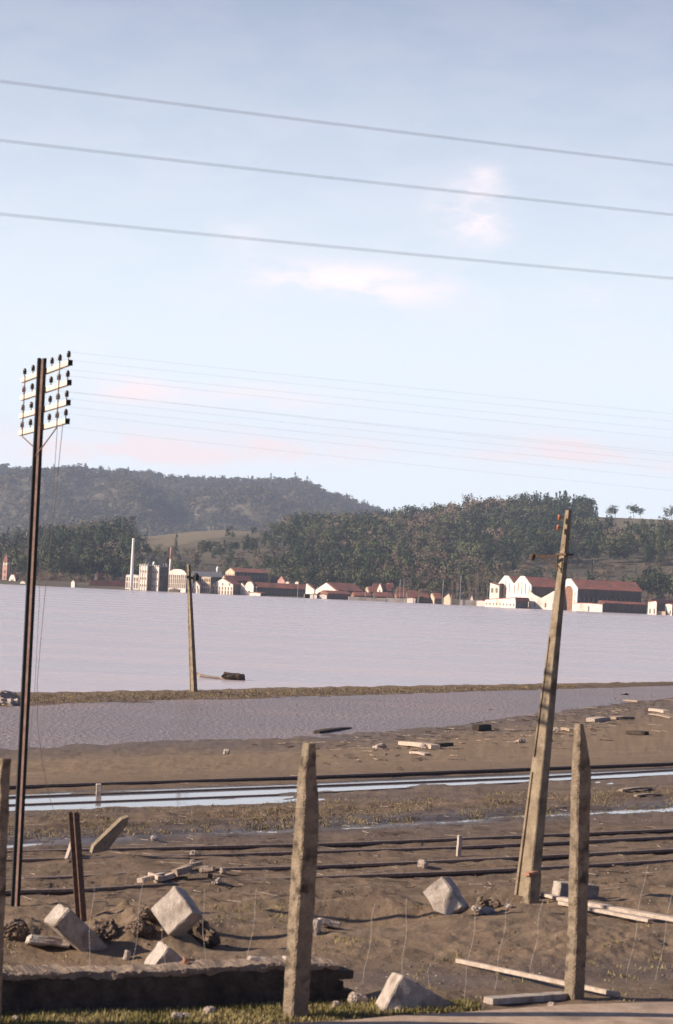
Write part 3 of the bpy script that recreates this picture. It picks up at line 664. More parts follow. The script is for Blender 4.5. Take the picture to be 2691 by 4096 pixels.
gable('hut', 'lone white upright hut standing in the flood beyond the telegraph pole', 'hut', 281, 296, 301, 2332, 2324, 905, 25, roofm='tin_red')
gable('long_barn', 'long low barn with dark open side and red tin roof left of the white chimney', 'barn', 345, 352, 498, 2344, 2322, 925, 70, wallm='timber_shade_wall', swin=[(12, .4, 1.6, 1.6)])
gable('barn', 'short red-roofed barn rising behind the long low barn', 'barn', 372, 384, 448, 2318, 2293, 985, 60, wallm='timber_shade_wall', base=.5)
# factory with chimneys
b = gable('factory', 'low white factory hall wrapped round the foot of the tall chimney', 'factory', 498, 550, 556, 2306, 2302, 910, 25, win=[(5, .35, .9, 3.2), (5, .75, .9, 2.2)], roofm='tin_grey')
b = B('chimney', 'tall white round chimney, tallest thing on the far bank', 'chimney', 516, 527, 528, 903, 25)
bm = bmesh.new(); add_lathe(bm, [(.62, -1.5), (.58, 6), (.42, b.h(2160)), (.42, b.h(2156))], (-.9, .9, 0), 12); obj('shaft', bm, M['white_tank'], b.o, True)
bm = bmesh.new(); add_lathe(bm, [(.47, b.h(2160)), (.47, b.h(2157)), (.3, b.h(2155))], (-.9, .9, 0), 12); obj('cap', bm, M['white_wall'], b.o)
def tower(name, label, x0, x1, x2, top, phi=35, D=908, extras=True):
    b = B(name, label, 'tower', x0, x1, x2, D, phi); H = b.h(top); W, L = b.W, b.L
    bm = bmesh.new(); prism(bm, [(0, -1.5), (-W, -1.5), (-W, H), (0, H)], .3, L); obj('wall', bm, M['timber_shade_wall'], b.o)  # tower sides coloured dark to stand for shade
    bm = bmesh.new()
    for k in range(4): add_box(bm, (-W * (k + .0) / 3, .15, H / 2 - .5 + .3), (.3, .5, H + 1.6))
    add_box(bm, (-W / 2, .2, H / 2), (W, .2, H)); obj('front_wall', bm, M['white_wall'], b.o)
    wins(b, [-W * (k + .5) / 3 for k in range(3)], [H * f for f in (.22, .5, .78)], .7, 1.2)
    bm = bmesh.new(); add_box(bm, (-W / 2, L / 2, H + .15), (W + .5, L + .3, .3)); obj('roof', bm, M['tin_grey'], b.o)
    wins(b, [L * f for f in (.3, .7)], [H * f for f in (.3, .7)], .8, 1.3, 'side')
    return b, H
b, H = tower('silo_tower', 'left of the two narrow pale factory towers, ribbed front', 553, 583, 600, 2266)
bm = bmesh.new()
for x, h_ in ((-1, 2.5), (-6, 5.0), (-9, 2.0)): add_tube(bm, [(x * .25, 1, H + .3), (x * .25, 1, H + h_ * .5)], .1, 6)
obj('vent_pipe', bm, M['tin_grey'], b.o)
b, H = tower('silo_tower', 'right of the two factory towers, pale front and broad dark side', 602, 630, 667, 2270, 50)
bm = bmesh.new()
for x, y_, h_ in ((0, 9, 2.2), (-1, 14, 2.6), (-2, 17, 2.0)): add_tube(bm, [(x * .4 - .3, y_ * .25, H + .3), (x * .4 - .3, y_ * .25, H + h_ * .6)], .1, 6)
obj('vent_pipe', bm, M['tin_grey'], b.o)
def tank(label, px_, y0, y1, r_px, D=915):
    p = at(px_, y1, D); m_ = D / FPX * K; R_ = r_px * m_; hh = (y1 - y0) * m_
    t = thing('water_tank', label, 'tank', p)
    bm = bmesh.new(); add_lathe(bm, [(.05, hh), (R_ * .6, hh * .93), (R_, hh * .7), (R_, hh * .4), (R_ * .7, hh * .12), (.2, 0)], n=14); obj('vessel', bm, M['white_tank'], t, True)
    bm = bmesh.new()
    for k in range(4): a = k * math.pi / 2; add_tube(bm, [(R_ * .6 * math.cos(a), R_ * .6 * math.sin(a), hh * .2), (R_ * .7 * math.cos(a), R_ * .7 * math.sin(a), -3.5)], .15, 5)
    obj('leg', bm, M['tin_grey'], t)
tank('white egg-shaped water tank on top of the right factory tower', 616, 2248, 2270, 5.5)
tank('white rounded water tank on legs above the grey shed roof', 871, 2268, 2293, 6, 985)
b = B('chimney', 'slender pinkish chimney rising behind the dark factory tower side', 'chimney', 672, 680, 681, 940, 25)
bm = bmesh.new(); add_lathe(bm, [(.45, -1), (.42, b.h(2270)), (.36, b.h(2238))], (-1, 1, 0), 10); obj('shaft', bm, M['white_wall'], b.o, True)
bm = bmesh.new(); add_lathe(bm, [(.37, b.h(2238)), (.28, b.h(2192)), (.2, b.h(2191))], (-1, 1, 0), 10); obj('top_shaft', bm, M['pink_wall'], b.o, True)
gable('mill', 'big white mill with arched gable and rows of tall windows left of the stub pole', 'mill', 668, 741, 752, 2300, 2282, 903, 30, prof=arch_prof, win=[(9, .86, .9, 2.0), (9, .62, .9, 2.6), (9, .36, .9, 2.4)], front_high=.3)
gable('loading_shed', 'low dark loading shed against the foot of the arched mill', 'shed', 672, 716, 720, 2364, 2357, 898, 30, wallm='timber_shade_wall', roofm='tin_grey')
gable('chapel_house', 'small white pointed-gable house right behind the stub pole', 'house', 762, 797, 802, 2346, 2326, 903, 30, win=[(3, .35, 1.1, 2.2), (2, .8, .9, 1.8)])
gable('tenement', 'flat-topped cream block between two white gabled houses', 'building', 802, 839, 846, 2313, 2312, 905, 30, wallm='cream_wall', win=[(4, .25, 1, 1.6), (4, .55, 1, 1.6), (4, .84, 1, 1.6)], roofm='tin_grey')
gable('grey_shed', 'long pale grey-roofed shed behind the cream block', 'shed', 757, 768, 880, 2308, 2288, 975, 68, wallm='grey_wall', sidem='grey_wall', roofm='tin_grey')
gable('big_house', 'broad white gabled house in the middle of the village with round-arched doors', 'house', 845, 930, 962, 2342, 2317, 902, 35, win=[(7, .22, 1.3, 2.2), (7, .62, .9, 1.7), (3, 1.02, .9, 1.4)], roofm='tin_red')
gable('school', 'long two-storey building with cream end and windowed grey side under red roof', 'building', 895, 934, 1064, 2292, 2275, 965, 62, wallm='cream_wall', sidem='grey_wall', win=[(4, .8, 1.1, 2.6)], swin=[(9, .45, 1.3, 2), (9, .8, 1.3, 2.2)], base=.4)
gable('red_roof_house', 'red-roofed house between the broad gable and the school', 'house', 880, 900, 1000, 2325, 2305, 935, 60, wallm='cream_wall')
gable('round_house', 'white round-gabled house beside its narrow half-collapsed neighbour', 'house', 978, 1013, 1022, 2348, 2330, 902, 35, prof=arch_prof, win=[(1, .25, 1.6, 3)])
gable('narrow_house', 'narrow white gable fragment left of the round-gabled house', 'house', 960, 977, 980, 2348, 2334, 905, 30, win=[(1, .5, .8, 1.5)], apex=.2)
gable('boat_shed', 'low white box-like shed at the water in front of the long dark hall', 'shed', 998, 1042, 1060, 2377, 2373, 897, 25)
gable('long_hall', 'very long dark-sided hall with red tin roof in the middle of the far bank', 'hall', 1010, 1022, 1250, 2353, 2333, 912, 72, wallm='white_wall', sidem='grey_wall', swin=[(20, .5, 1.0, 2.2)])
gable('pink_house', 'pink gable-ended house above the long dark hall', 'house', 1108, 1137, 1142, 2328, 2308, 960, 30, wallm='pink_wall', base=1)
gable('brown_house', 'low brown-red roof left of the pink gable-ended house', 'house', 1080, 1092, 1112, 2325, 2308, 975, 60, wallm='timber_shade_wall', base=1)
for a, lab in ((1140, 'left of two tiny white dormer huts over the long hall'), (1178, 'right of two tiny white dormer huts over the long hall')):
    gable('dormer_hut', lab, 'hut', a, a + 14, a + 18, 2333, 2329, 945, 30)
gable('lean_to', 'white broken wall with slanting top left of the wide pale gable', 'wall', 1222, 1257, 1261, 2362, 2337, 903, 35, apex=.05)
gable('wide_gable_hall', 'hall with wide low pale gable and long red roof right of centre', 'hall', 1261, 1345, 1448, 2366, 2334, 906, 50, win=[(4, .3, 1, 1.4)], sidem='timber_shade_wall')
gable('low_annex', 'low red-roofed annex under the wide pale gable', 'shed', 1270, 1310, 1400, 2378, 2366, 900, 55, wallm='brown_door')
def white_fence(label, xa, xb, top, n, D=897):
    t = thing('fence', label, 'fence', at(xa, 2400, D)); m_ = D / FPX * K; p0 = t.location; p0.z = WL; L_ = (xb - xa) * m_
    yb = topx((p0.x, p0.y, WL))[1]; H_ = (yb - top) * m_
    bm = bmesh.new(); add_box(bm, (L_ / 2, .1, H_ * .5 - .5), (L_, .12, H_ + .6)); obj('panel', bm, M['cream_wall'], t)
    for k in range(n):
        bm = bmesh.new(); add_box(bm, (L_ * (k + .5) / n, -.1, H_ * .5 - .3), (.55, .25, H_ + 1)); obj('post', bm, M['white_wall'], t)
white_fence('white post-and-panel fence in the water below the wide pale gable', 1218, 1242, 2380, 8)
gable('water_hut', 'left of a touching pair of low white huts in the flood below the wide gable', 'hut', 1243, 1268, 1272, 2383, 2380, 896, 15)
gable('water_hut', 'right of a touching pair of low white huts in the flood below the wide gable', 'hut', 1278, 1308, 1312, 2384, 2380, 896, 15)
white_fence('long white paled fence standing in the flood, left stretch', 1391, 1538, 2391, 34)
white_fence('shorter white paled fence standing in the flood, right stretch', 1543, 1618, 2396, 16)
gable('water_hut', 'white oblong hut at the right end of the paled fences', 'hut', 1626, 1660, 1664, 2398, 2395, 896, 15)
JUM = [(1340, 1352, 1392, 2386, 2370, 905, 'timber_shade_wall', 'low dark shed with red roof right of the wide gable'), (1455, 1470, 1510, 2372, 2350, 915, 'cream_wall', 'red-roofed cottage left of the white dormer gable'), (1480, 1492, 1560, 2365, 2338, 930, 'timber_shade_wall', 'taller red roof directly behind the white dormer gable'),
       (1400, 1412, 1480, 2386, 2372, 901, 'brown_door', 'low red roof behind the left fence stretch'), (1482, 1496, 1566, 2390, 2372, 901, 'timber_shade_wall', 'low red roof in front of the white dormer gable'), (1540, 1550, 1568, 2355, 2335, 940, 'pink_wall', 'small red-brown house at the right shoulder of the dormer gable'),
       (1575, 1586, 1622, 2380, 2352, 930, 'timber_shade_wall', 'steep red roof behind the right fence stretch'), (1572, 1584, 1618, 2392, 2374, 901, 'brown_door', 'low red roof just behind the right fence stretch'), (1618, 1632, 1668, 2392, 2366, 906, 'timber_shade_wall', 'brown-red roof behind the white oblong hut'),
       (1668, 1680, 1712, 2396, 2378, 910, 'timber_shade_wall', 'dull brown shed right of the white oblong hut'), (1715, 1735, 1764, 2398, 2376, 908, 'cream_wall', 'pale brown shed left of the rubble gable')]
for a in JUM: gable('cottage', a[7], 'cottage', a[0], a[1], a[2], a[3], a[4], a[5], 74, wallm=a[6], roofm='tin_red', swin=[(3, .5, 1, 1.2)])
gable('dormer_gable', 'bright white pointed gable among the jumbled red roofs', 'house', 1505, 1525, 1540, 2362, 2337, 912, 35, win=[(1, .85, 1.0, 1.8)])
gable('ruin', 'pale broken gable of a collapsed house left of the bare river poplars', 'ruin', 1774, 1800, 1806, 2395, 2378, 903, 35, wallm='cream_wall', roofm='brown_door', apex=.7)
white_fence('low beige fence left of the warehouse yard', 1842, 1905, 2404, 14)
gable('white_tent', 'tiny white pointed hut behind the beige fence', 'hut', 1879, 1892, 1894, 2404, 2385, 915, 20)
gable('pump_house', 'low white hut at the water left of the warehouse complex', 'hut', 1907, 1937, 1942, 2408, 2405, 890, 20)
# --- warehouse complex (nearer, D 870)
RX = lambda v: 1850 + v / 1.86
RY = lambda v: 1950 + v / 1.86
DW = 872
def ware(name, label, x0, x1, x2, eave, ridge, phi, D=DW, **k): return gable(name, label, 'warehouse', RX(x0), RX(x1), RX(x2), RY(eave), RY(ridge), D, phi, **k)
def ribs(b, n, z0, z1, mt='timber_shade_wall'):
    W = b.W
    for k in range(n):
        x = -W * (k + .5) / n; bm = bmesh.new(); top = z1 - abs(x + W / 2) / (W / 2) * (z1 - z0) * .45
        add_box(bm, (x, -.06, (z0 + top) / 2), (.16, .2, top - z0)); obj('window', bm, M[mt], b.o)
gp = lambda W, he, hr: [(-W, he), (-W * .60, hr), (-W * .40, hr), (0, he)]
b = ware('warehouse', 'left of twin gabled warehouse, steep white slatted gable', 265, 384, 600, 745, 668, 66, 885, prof=gp, front_high=.35); ribs(b, 5, b.h(RY(800)), b.h(RY(700)))
b = ware('warehouse', 'middle steep white gable with long red roof behind the leaning pole', 386, 505, 720, 745, 670, 66, 872, prof=gp, front_high=.35, sidem='timber_shade_wall'); ribs(b, 5, b.h(RY(800)), b.h(RY(700)))
b = gable('side_wing', 'white side wing with sloping top at the left end of the warehouses', 'building', RX(200), RX(264), RX(300), RY(718), RY(735), 890, 35, apex=1.0, win=[(2, .7, 1.6, 2.6)])
b = ware('low_shed', 'low white shed with red roof at the foot of the twin gables', 175, 392, 497, 852, 822, 40, 862, sidem='grey_wall', win=[(9, .5, .8, 1.0)], apex=.98)
# zigzag white walls
b = B('zigzag_wall', 'bright white yard wall with zigzag top between the twin gables and the pole', 'wall', RX(500), RX(720), RX(724), 864, 30)
W = b.W; tops = [(0, RY(740)), (.12, RY(800)), (.36, RY(775)), (.62, RY(828)), (.88, RY(785)), (1, RY(765))]
bm = bmesh.new(); prism(bm, [(0, -1.5), (-W, -1.5)] + [(-W * (1 - t), b.h(y, RX(500) + (RX(720) - RX(500)) * t)) for t, y in [(0, RY(770)), (.18, RY(805)), (.40, RY(828)), (.62, RY(800)), (.80, RY(775)), (1, RY(770))]], 0, .6); obj('wall', bm, M['white_wall'], b.o)
wins(b, [-W * f for f in (.2, .45, .8)], [1.6], 1.0, 2.4)
b = ware('warehouse', 'right warehouse with white gable, brown arched door and the longest red roof', 742, 850, 1350, 762, 690, 70, 868, prof=gp, front_high=.35, sidem='timber_shade_wall', swin=[(14, .55, 1.2, 2.2)])
bm = bmesh.new(); W = b.W; zt = b.h(RY(775), RX(800)); prism(bm, [(-W * .25, -1)] + [(-W * .48 + W * .23 * math.cos(a), zt + 1.8 * math.sin(a)) for a in np.linspace(0, math.pi, 9)] + [(-W * .71, -1)], -.12, .1); obj('door', bm, M['brown_door'], b.o)
wins(b, [-W * .12, -W * .88], [b.h(RY(800)), b.h(RY(860))], .7, 2.2)
b = ware('low_shed', 'low bright white hut with scalloped top right of the brown arched door', 848, 1040, 1050, 876, 868, 30, 860, win=[(1, .4, .9, 2.6)])
b = ware('open_shed', 'wide open-sided shed with red roof under the longest warehouse roof', 905, 1046, 1385, 868, 826, 68, 866, wallm='timber_shade_wall')
b = ware('open_shed', 'red-roofed open shed running out of the right picture edge', 1380, 1400, 1800, 866, 836, 60, 872, wallm='timber_shade_wall')
b = ware('gate_house', 'small white gatehouse with slanting top right of the open-sided shed', 1384, 1444, 1450, 862, 850, 30, 858, apex=.9, win=[(2, .3, .7, 2.6)])
b = ware('gate_house', 'white upright hut fragment at the right picture edge by the water', 1512, 1560, 1575, 878, 872, 30, 858, win=[(2, .3, .7, 2.0)])
gable('beige_wall_hut', 'low pale rubble wall between the gatehouse and the right edge', 'wall', RX(1448), RX(1512), RX(1516), RY(930), RY(925), 858, 20, wallm='cream_wall')
# utility poles on the far bank
for px_, top, lab in [(1191, 2338, 'thin pale pole in front of the long dark hall'), (1458, 2352, 'thin pole beside the red-roofed cottage'), (1611, 2318, 'tall thin pole by the right fence stretch'), (1596, 2318, 'short pale post top behind the jumbled red roofs'),
                      (1768, 2320, 'thin pole left of the rubble gable'), (1838, 2302, 'tallest thin pole among the bare river poplars'), (1804, 2380, 'short thin post beside the rubble gable')]:
    D = 895; p = at(px_, 2400, D); p.z = WL; t = thing('utility_pole', lab, 'pole', p); H_ = (topx(p)[1] - top) * D / FPX * K
    bm = bmesh.new(); add_tube(bm, [(0, 0, -1), (0, 0, H_)], .11, 6, True, .08); obj('shaft', bm, M['tin_grey'], t)
    bm = bmesh.new(); add_box(bm, (0, 0, H_ - .7), (.9, .1, .1)); obj('crossarm', bm, M['tin_grey'], t)
for px_, top, lab in [(2372, 2222, 'left of two pale masts on the slope above the longest roof'), (2381, 2222, 'right of two pale masts on the slope above the longest roof'), (2446, 2228, 'lone pale mast on the slope further right')]:
    D = 1150; p = at(px_, 2290, D); p.z = fz(p.x, D); H_ = (topx(p)[1] - top) * D / FPX * K
    bm = bmesh.new(); add_tube(bm, [(0, 0, -1), (0, 0, H_)], .13, 6, True, .1); tag(obj('mast', bm, M['white_tank'], None, False, p), lab, 'mast')
# bare poplars by the river near x 1800-1900
for i in range(14):
    px_ = rnd.uniform(1800, 1990); D = rnd.uniform(935, 980); p = at(px_, 2350, D)
    tree('bare', i % 4, p.x, D, rnd.uniform(9, 15), 'thin leafless poplar by the river left of the warehouses', 'bare poplars left of the warehouses', 'bare_poplar_tree', .55)
# ------------------------------------------------------------------ foreground fence posts
def post_sections(base, lit, dark, yaw, rows):
    """rows: (height, centre offset x, lit width, dark width, depth offset)"""
    nl = Vector((-math.cos(yaw), -math.sin(yaw), 0)); nd = Vector((math.sin(yaw), -math.cos(yaw), 0))   # outward normals of the lit / dark faces
    secs = []
    for h, ox, wl, wd in rows:
        # corner shared by lit and dark faces at c ; lit face runs back along -nd ; dark face runs along -nl
        c = Vector((ox, 0, h)); s = [c, c - nl * wd, c - nl * wd - nd * wl, c - nd * wl]
        secs.append(s)
    return secs
def fence_post(label, corner_bottom, corners, yaw=math.radians(27)):
    """corners: rows (sy, edge_x, left_x, right_x) in source px, bottom first"""
    sy0, ex, _, _ = corners[0]; base = ground(ex, sy0); m_ = mpp(base)
    t = thing('fence_post', label, 'fence post', base)
    rows = []
    vr = math.tan(ROLL)
    for sy, e, l, r in corners:
        h = (sy0 - sy) * m_; off = ((e - ex) - (sy0 - sy) * vr) * m_
        rows.append((h, off, (e - l) * m_ / math.sin(yaw + base.x / base.y), (r - e) * m_ / math.cos(yaw + base.x / base.y)))
    h0 = rows[0]; rows.insert(0, (-.4, h0[1], h0[2], h0[3]))
    # refine
    fine = []
    for a, b_ in zip(rows, rows[1:]):
        n = max(1, int((b_[0] - a[0]) / .05))
        for k in range(n): fine.append(tuple(x + (y - x) * k / n for x, y in zip(a, b_)))
    fine.append(rows[-1])
    r_ = random.Random(int(ex)); bm = bmesh.new(); secs = []
    for q in fine:
        s = post_sections(None, 0, 0, yaw, [q])[0]
        # chamfered corners
        pts = []
        for i in range(4):
            p, a, b_ = s[i], s[i - 1], s[(i + 1) % 4]; ch = .010 + r_.uniform(0, .006)
            pts += [p + (a - p).normalized() * ch, p + (b_ - p).normalized() * ch]
        pts = [p + Vector((r_.uniform(-1, 1), r_.uniform(-1, 1), 0)) * .0035 for p in pts]; secs.append(pts)
    loft(bm, secs); o = obj('shaft', bm, M['concrete'], t)
    return t, m_
fence_post('rough concrete fence post in the middle with a chamfered top', None, [(4080, 1168, 1127, 1235), (3700, 1189, 1150, 1258), (3400, 1209, 1168, 1275), (3300, 1213, 1178, 1279), (3200, 1216, 1184, 1277), (3120, 1219, 1188, 1268), (2984, 1234, 1212, 1266)])
fence_post('rough concrete fence post on the right beside the leaning pole, wedge-shaped head', None, [(4005, 2290, 2250, 2338), (3700, 2303, 2268, 2352), (3400, 2308, 2276, 2360), (3200, 2312, 2280, 2366), (3090, 2314, 2284, 2369), (3000, 2316, 2289, 2355), (2906, 2318, 2295, 2338)])
fence_post('dark concrete fence post cut off by the left picture edge', None, [(4120, -35, -75, 5), (3700, -20, -60, 18), (3400, -13, -50, 28), (3120, -5, -40, 38), (3046, 4, -20, 42)])
# wire netting: slack strands between the posts
def netting(label, strands, seed):
    base = ground((strands[0][0] + strands[-1][0]) / 2, 4050); t = thing('wire_netting', label, 'wire netting', base); r_ = random.Random(seed)
    for sx, sy, top, drift in strands:
        b0 = ground(sx, sy); m_ = mpp(b0); pts = []; n = 26; ph = r_.uniform(0, 6)
        H_ = (sy - top) * m_
        for k in range(n + 1):
            q = k / n; pts.append(b0 - base + Vector((.010 * math.sin(q * 11 + ph) + drift * m_ * q, .01 * math.sin(q * 9), q * H_)))
        bm = bmesh.new(); add_tube(bm, pts, .0011, 4); obj('strand', bm, M['pale_wire'], t)
    return t
netting('slack strands of torn wire netting before the low wall, left bay', [(180, 4045, 3900, 0), (340, 4048, 3560, 10), (507, 4040, 3500, 45), (668, 4030, 3640, -40), (822, 4020, 3560, -30), (970, 4018, 3560, 40), (1088, 4005, 3880, 10)], 3)
netting('slack strands of torn wire netting, bay between middle and right posts', [(1440, 4010, 3620, 40), (1600, 4005, 3600, 10), (1700, 4000, 3860, 10), (1850, 3990, 3600, 45), (1975, 3965, 3600, 40), (2115, 3930, 3600, 40)], 4)
netting('slack strands of torn wire netting right of the wedge-headed post', [(2505, 3935, 3470, 60), (2625, 3925, 3480, 60)], 5)
# ------------------------------------------------------------------ low wall
wa = ground(-420, 4075); wb = ground(1345, 4012)
wdir = (wb - wa).normalized(); wdir.z = 0; wn = Vector((wdir.y, -wdir.x, 0))
Lw = (wb - wa).length; Hw = .29
t = thing('low_wall', 'long low shade-dark stone wall with broken right end behind the grass strip', 'wall', wa); t.rotation_euler = (0, 0, math.atan2(wdir.y, wdir.x))
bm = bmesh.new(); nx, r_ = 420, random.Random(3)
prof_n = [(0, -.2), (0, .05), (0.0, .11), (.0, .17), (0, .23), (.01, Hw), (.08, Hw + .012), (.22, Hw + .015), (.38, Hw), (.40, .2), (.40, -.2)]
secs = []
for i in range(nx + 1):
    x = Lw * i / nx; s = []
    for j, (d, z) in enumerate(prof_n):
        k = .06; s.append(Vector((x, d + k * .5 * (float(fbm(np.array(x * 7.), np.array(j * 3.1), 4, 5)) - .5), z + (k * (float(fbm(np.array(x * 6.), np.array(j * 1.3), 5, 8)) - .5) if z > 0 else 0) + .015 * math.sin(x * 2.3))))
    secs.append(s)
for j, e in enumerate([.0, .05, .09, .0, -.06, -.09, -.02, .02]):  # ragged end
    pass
loft(bm, secs); obj('masonry', bm, M['wall_stone_shaded'], t)
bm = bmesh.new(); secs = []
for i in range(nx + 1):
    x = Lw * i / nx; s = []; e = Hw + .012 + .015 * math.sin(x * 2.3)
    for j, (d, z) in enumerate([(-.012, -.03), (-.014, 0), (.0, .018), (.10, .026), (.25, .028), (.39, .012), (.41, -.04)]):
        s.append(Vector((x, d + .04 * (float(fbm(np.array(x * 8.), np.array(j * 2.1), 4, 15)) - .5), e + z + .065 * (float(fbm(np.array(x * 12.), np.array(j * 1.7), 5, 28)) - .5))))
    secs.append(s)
loft(bm, secs); obj('sunlit_wall_top', bm, M['sunlit_wall_top'], t)  # thin layer added so the wall top reads as sunlit
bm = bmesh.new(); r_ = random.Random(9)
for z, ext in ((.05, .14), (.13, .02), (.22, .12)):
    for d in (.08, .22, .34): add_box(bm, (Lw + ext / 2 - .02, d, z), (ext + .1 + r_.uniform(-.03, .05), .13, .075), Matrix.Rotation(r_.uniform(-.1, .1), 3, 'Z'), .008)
obj('broken_end', bm, M['wall_stone_shaded'], t)
def on_wall(sx, d=.2):
    p = ground(sx, 4040); x = (p - wa).dot(wdir); return wa + wdir * x - wn * d + Vector((0, 0, Hw + .01))
# ------------------------------------------------------------------ path / paving in front
P1 = [(-5000, 4300), (-1400, 4170), (0, 4128), (1200, 4098), (1800, 4052), (2300, 4020), (2691, 4012), (4000, 4008), (8000, 4080)]
xs = np.linspace(-5000, 8000, 60)
bm = bmesh.new(); top = [bm.verts.new((onz(x, y, .035) + Vector((0, 0, rnd.uniform(-.006, .006))))) for x, y in zip(xs, interp(P1, xs) + rng.uniform(-3, 3, 60))]
bot = [bm.verts.new(onz(x, 5500, .035)) for x in xs]
for k in range(59): bm.faces.new((bot[k], bot[k + 1], top[k + 1], top[k]))
lo = [bm.verts.new(v.co + Vector((0, .03, -.1))) for v in top]
for k in range(59): bm.faces.new((top[k], top[k + 1], lo[k + 1], lo[k]))
tag(obj('path', bm, M['asphalt']), kind='structure')
# ------------------------------------------------------------------ grass
def blades(name, n, region, hmin, hmax, mt, wid=.006, clump=False):
    Q = []; k = 0; tries = 0
    while k < n and tries < n * 12:
        tries += 1; sx, sy = region()
        if sx is None: continue
        c = ground(sx, sy)
        for _ in range(7 if clump else 3):
            p = c + Vector((rnd.gauss(0, .035), rnd.gauss(0, .04), 0)); h = rnd.uniform(hmin, hmax); a = rnd.uniform(0, 3.14); w = wid * rnd.uniform(.6, 1.5)
            u = Vector((math.cos(a), math.sin(a), 0)) * w; ln = Vector((rnd.gauss(0, .4), rnd.gauss(0, .4), 1)).normalized() * h
            Q.append([p - u - Vector((0, 0, .01)), p + u - Vector((0, 0, .01)), p + u * .6 + ln * .6, p + ln]); k += 1
    Q = np.array([[tuple(v) for v in q] for q in Q]); me = npmesh(name, Q.reshape(-1, 3), np.arange(len(Q) * 4).reshape(-1, 4), mt)
    return tag(link(bpy.data.objects.new(name, me)), kind='stuff')
def reg_strip():
    sx = rnd.uniform(-200, 1900); sy = rnd.uniform(0, 1)
    top = np.interp(sx, [-200, 1200, 1900], [4052, 4012, 4015]); bot = np.interp(sx, [-200, 0, 1200, 1800, 1900], [4140, 4128, 4096, 4050, 4040])
    return sx, top + (bot - top) * sy
blades('grass', 15000, reg_strip, .015, .055, M['grass'])
def reg_mud():
    sx = rnd.uniform(-100, 2800); q = rnd.random()
    base = np.interp(sx, [0, 2691], [3248, 3135]); top = base + 8 + rnd.random() ** .8 * 110
    if vnoise(np.array(sx / 90.), np.array(top / 24.), 12) < rnd.uniform(.2, .7): return None, None
    return sx, top
blades('dry_grass', 9000, reg_mud, .012, .045, M['dry_grass'], .007)
def reg_berm():
    sx = rnd.uniform(-200, 2300); return sx, np.interp(sx, [0, 1341, 2691], [2828, 2784, 2744]) - rnd.random() * np.interp(sx, [0, 2691], [44, 8])
blades('berm_grass', 6000, reg_berm, .02, .075, M['dry_grass'], .016)
def reg_fore():
    sx, sy = rnd.uniform(-100, 2800), rnd.uniform(3600, 4010)
    if vnoise(np.array(sx / 130.), np.array(sy / 60.), 31) < .70: return None, None
    return sx, sy
blades('weeds', 1600, reg_fore, .01, .05, M['grass'], .006, True)
# small stones and clods strewn over the mud, uncountable
def pebbles(name, n, region, s0, s1, mt):
    Q = []; Fq = []; base = [(1, 0, 0), (-.5, .87, 0), (-.5, -.87, 0), (0, 0, 1)]; k = 0
    octv = np.array([(1, 0, 0), (0, 1, 0), (-1, 0, 0), (0, -1, 0), (0, 0, 1), (0, 0, -1)], float); of = np.array([(0, 1, 4), (1, 2, 4), (2, 3, 4), (3, 0, 4), (1, 0, 5), (2, 1, 5), (3, 2, 5), (0, 3, 5)])
    for i in range(n):
        sx, sy = region()
        if sx is None: continue
        p = ground(sx, sy); s = rnd.uniform(s0, s1) * rnd.random() ** 1.5 + s0 * .5; a = rnd.uniform(0, 6)
        R_ = np.array([[math.cos(a), -math.sin(a), 0], [math.sin(a), math.cos(a), 0], [0, 0, 1]])
        v = (octv * (rng.uniform(.6, 1.3, (6, 3)))) @ R_ * np.array([s, s, s * .6]) + np.array(p); Q.append(v); Fq.append(of + 6 * k); k += 1
    me = npmesh(name, np.concatenate(Q), np.concatenate(Fq), mt); return tag(link(bpy.data.objects.new(name, me)), kind='stuff')
pebbles('clods', 2600, lambda: (rnd.uniform(-100, 2800), rnd.uniform(3440, 4010)), .005, .026, M['rubble_soil'])
pebbles('pebbles', 800, lambda: (rnd.uniform(-100, 2800), rnd.uniform(3100, 4040)), .006, .02, M['stone'])
def twigs(name, n, region, l0, l1, rad, mt):
    Q = []; Fq = []; k = 0
    for i in range(n):
        sx, sy = region(); p = ground(sx, sy) + Vector((0, 0, rad)); a = rnd.uniform(0, 3.14); l = rnd.uniform(l0, l1) / 2; d = Vector((math.cos(a), math.sin(a), rnd.gauss(0, .06))) * l; u = Vector((-math.sin(a), math.cos(a), 0)) * rad; w = Vector((0, 0, rad))
        b_ = Vector((rnd.uniform(-1, 1), rnd.uniform(-1, 1), 0)) * l * .15
        for e, f in ((-1, 0), (0, 1)):
            A_, B_ = p + d * e + (b_ if e == 0 else Vector()), p + d * f + (b_ if f == 0 else Vector())
            Q += [tuple(A_ + u), tuple(A_ - u), tuple(A_ + w), tuple(B_ + u * .7), tuple(B_ - u * .7), tuple(B_ + w * .7)]
            Fq += [(k, k + 1, k + 4, k + 3), (k + 1, k + 2, k + 5, k + 4), (k + 2, k, k + 3, k + 5)]; k += 6
    me = npmesh(name, Q, Fq, mt); return tag(link(bpy.data.objects.new(name, me)), kind='stuff')
def reg_tracks(): sx = rnd.uniform(-100, 2800); return sx, rnd.uniform(3260, 3640) - sx * .03
def reg_flat(): sx = rnd.triangular(900, 2800, 2600); return sx, np.interp(sx, [900, 1341, 1800, 2300, 2691], [2985, 2965, 2910, 2840, 2790]) + abs(rnd.gauss(0, 55))
twigs('dark_twigs', 420, reg_tracks, .05, .35, .006, M['dark_wood'])
twigs('pale_twigs', 260, reg_tracks, .05, .30, .005, M['pale_wood'])
twigs('flood_litter', 170, reg_flat, .10, .5, .018, M['dark_wood'])
twigs('pale_flood_litter', 170, reg_flat, .10, .6, .018, M['old_wood'])
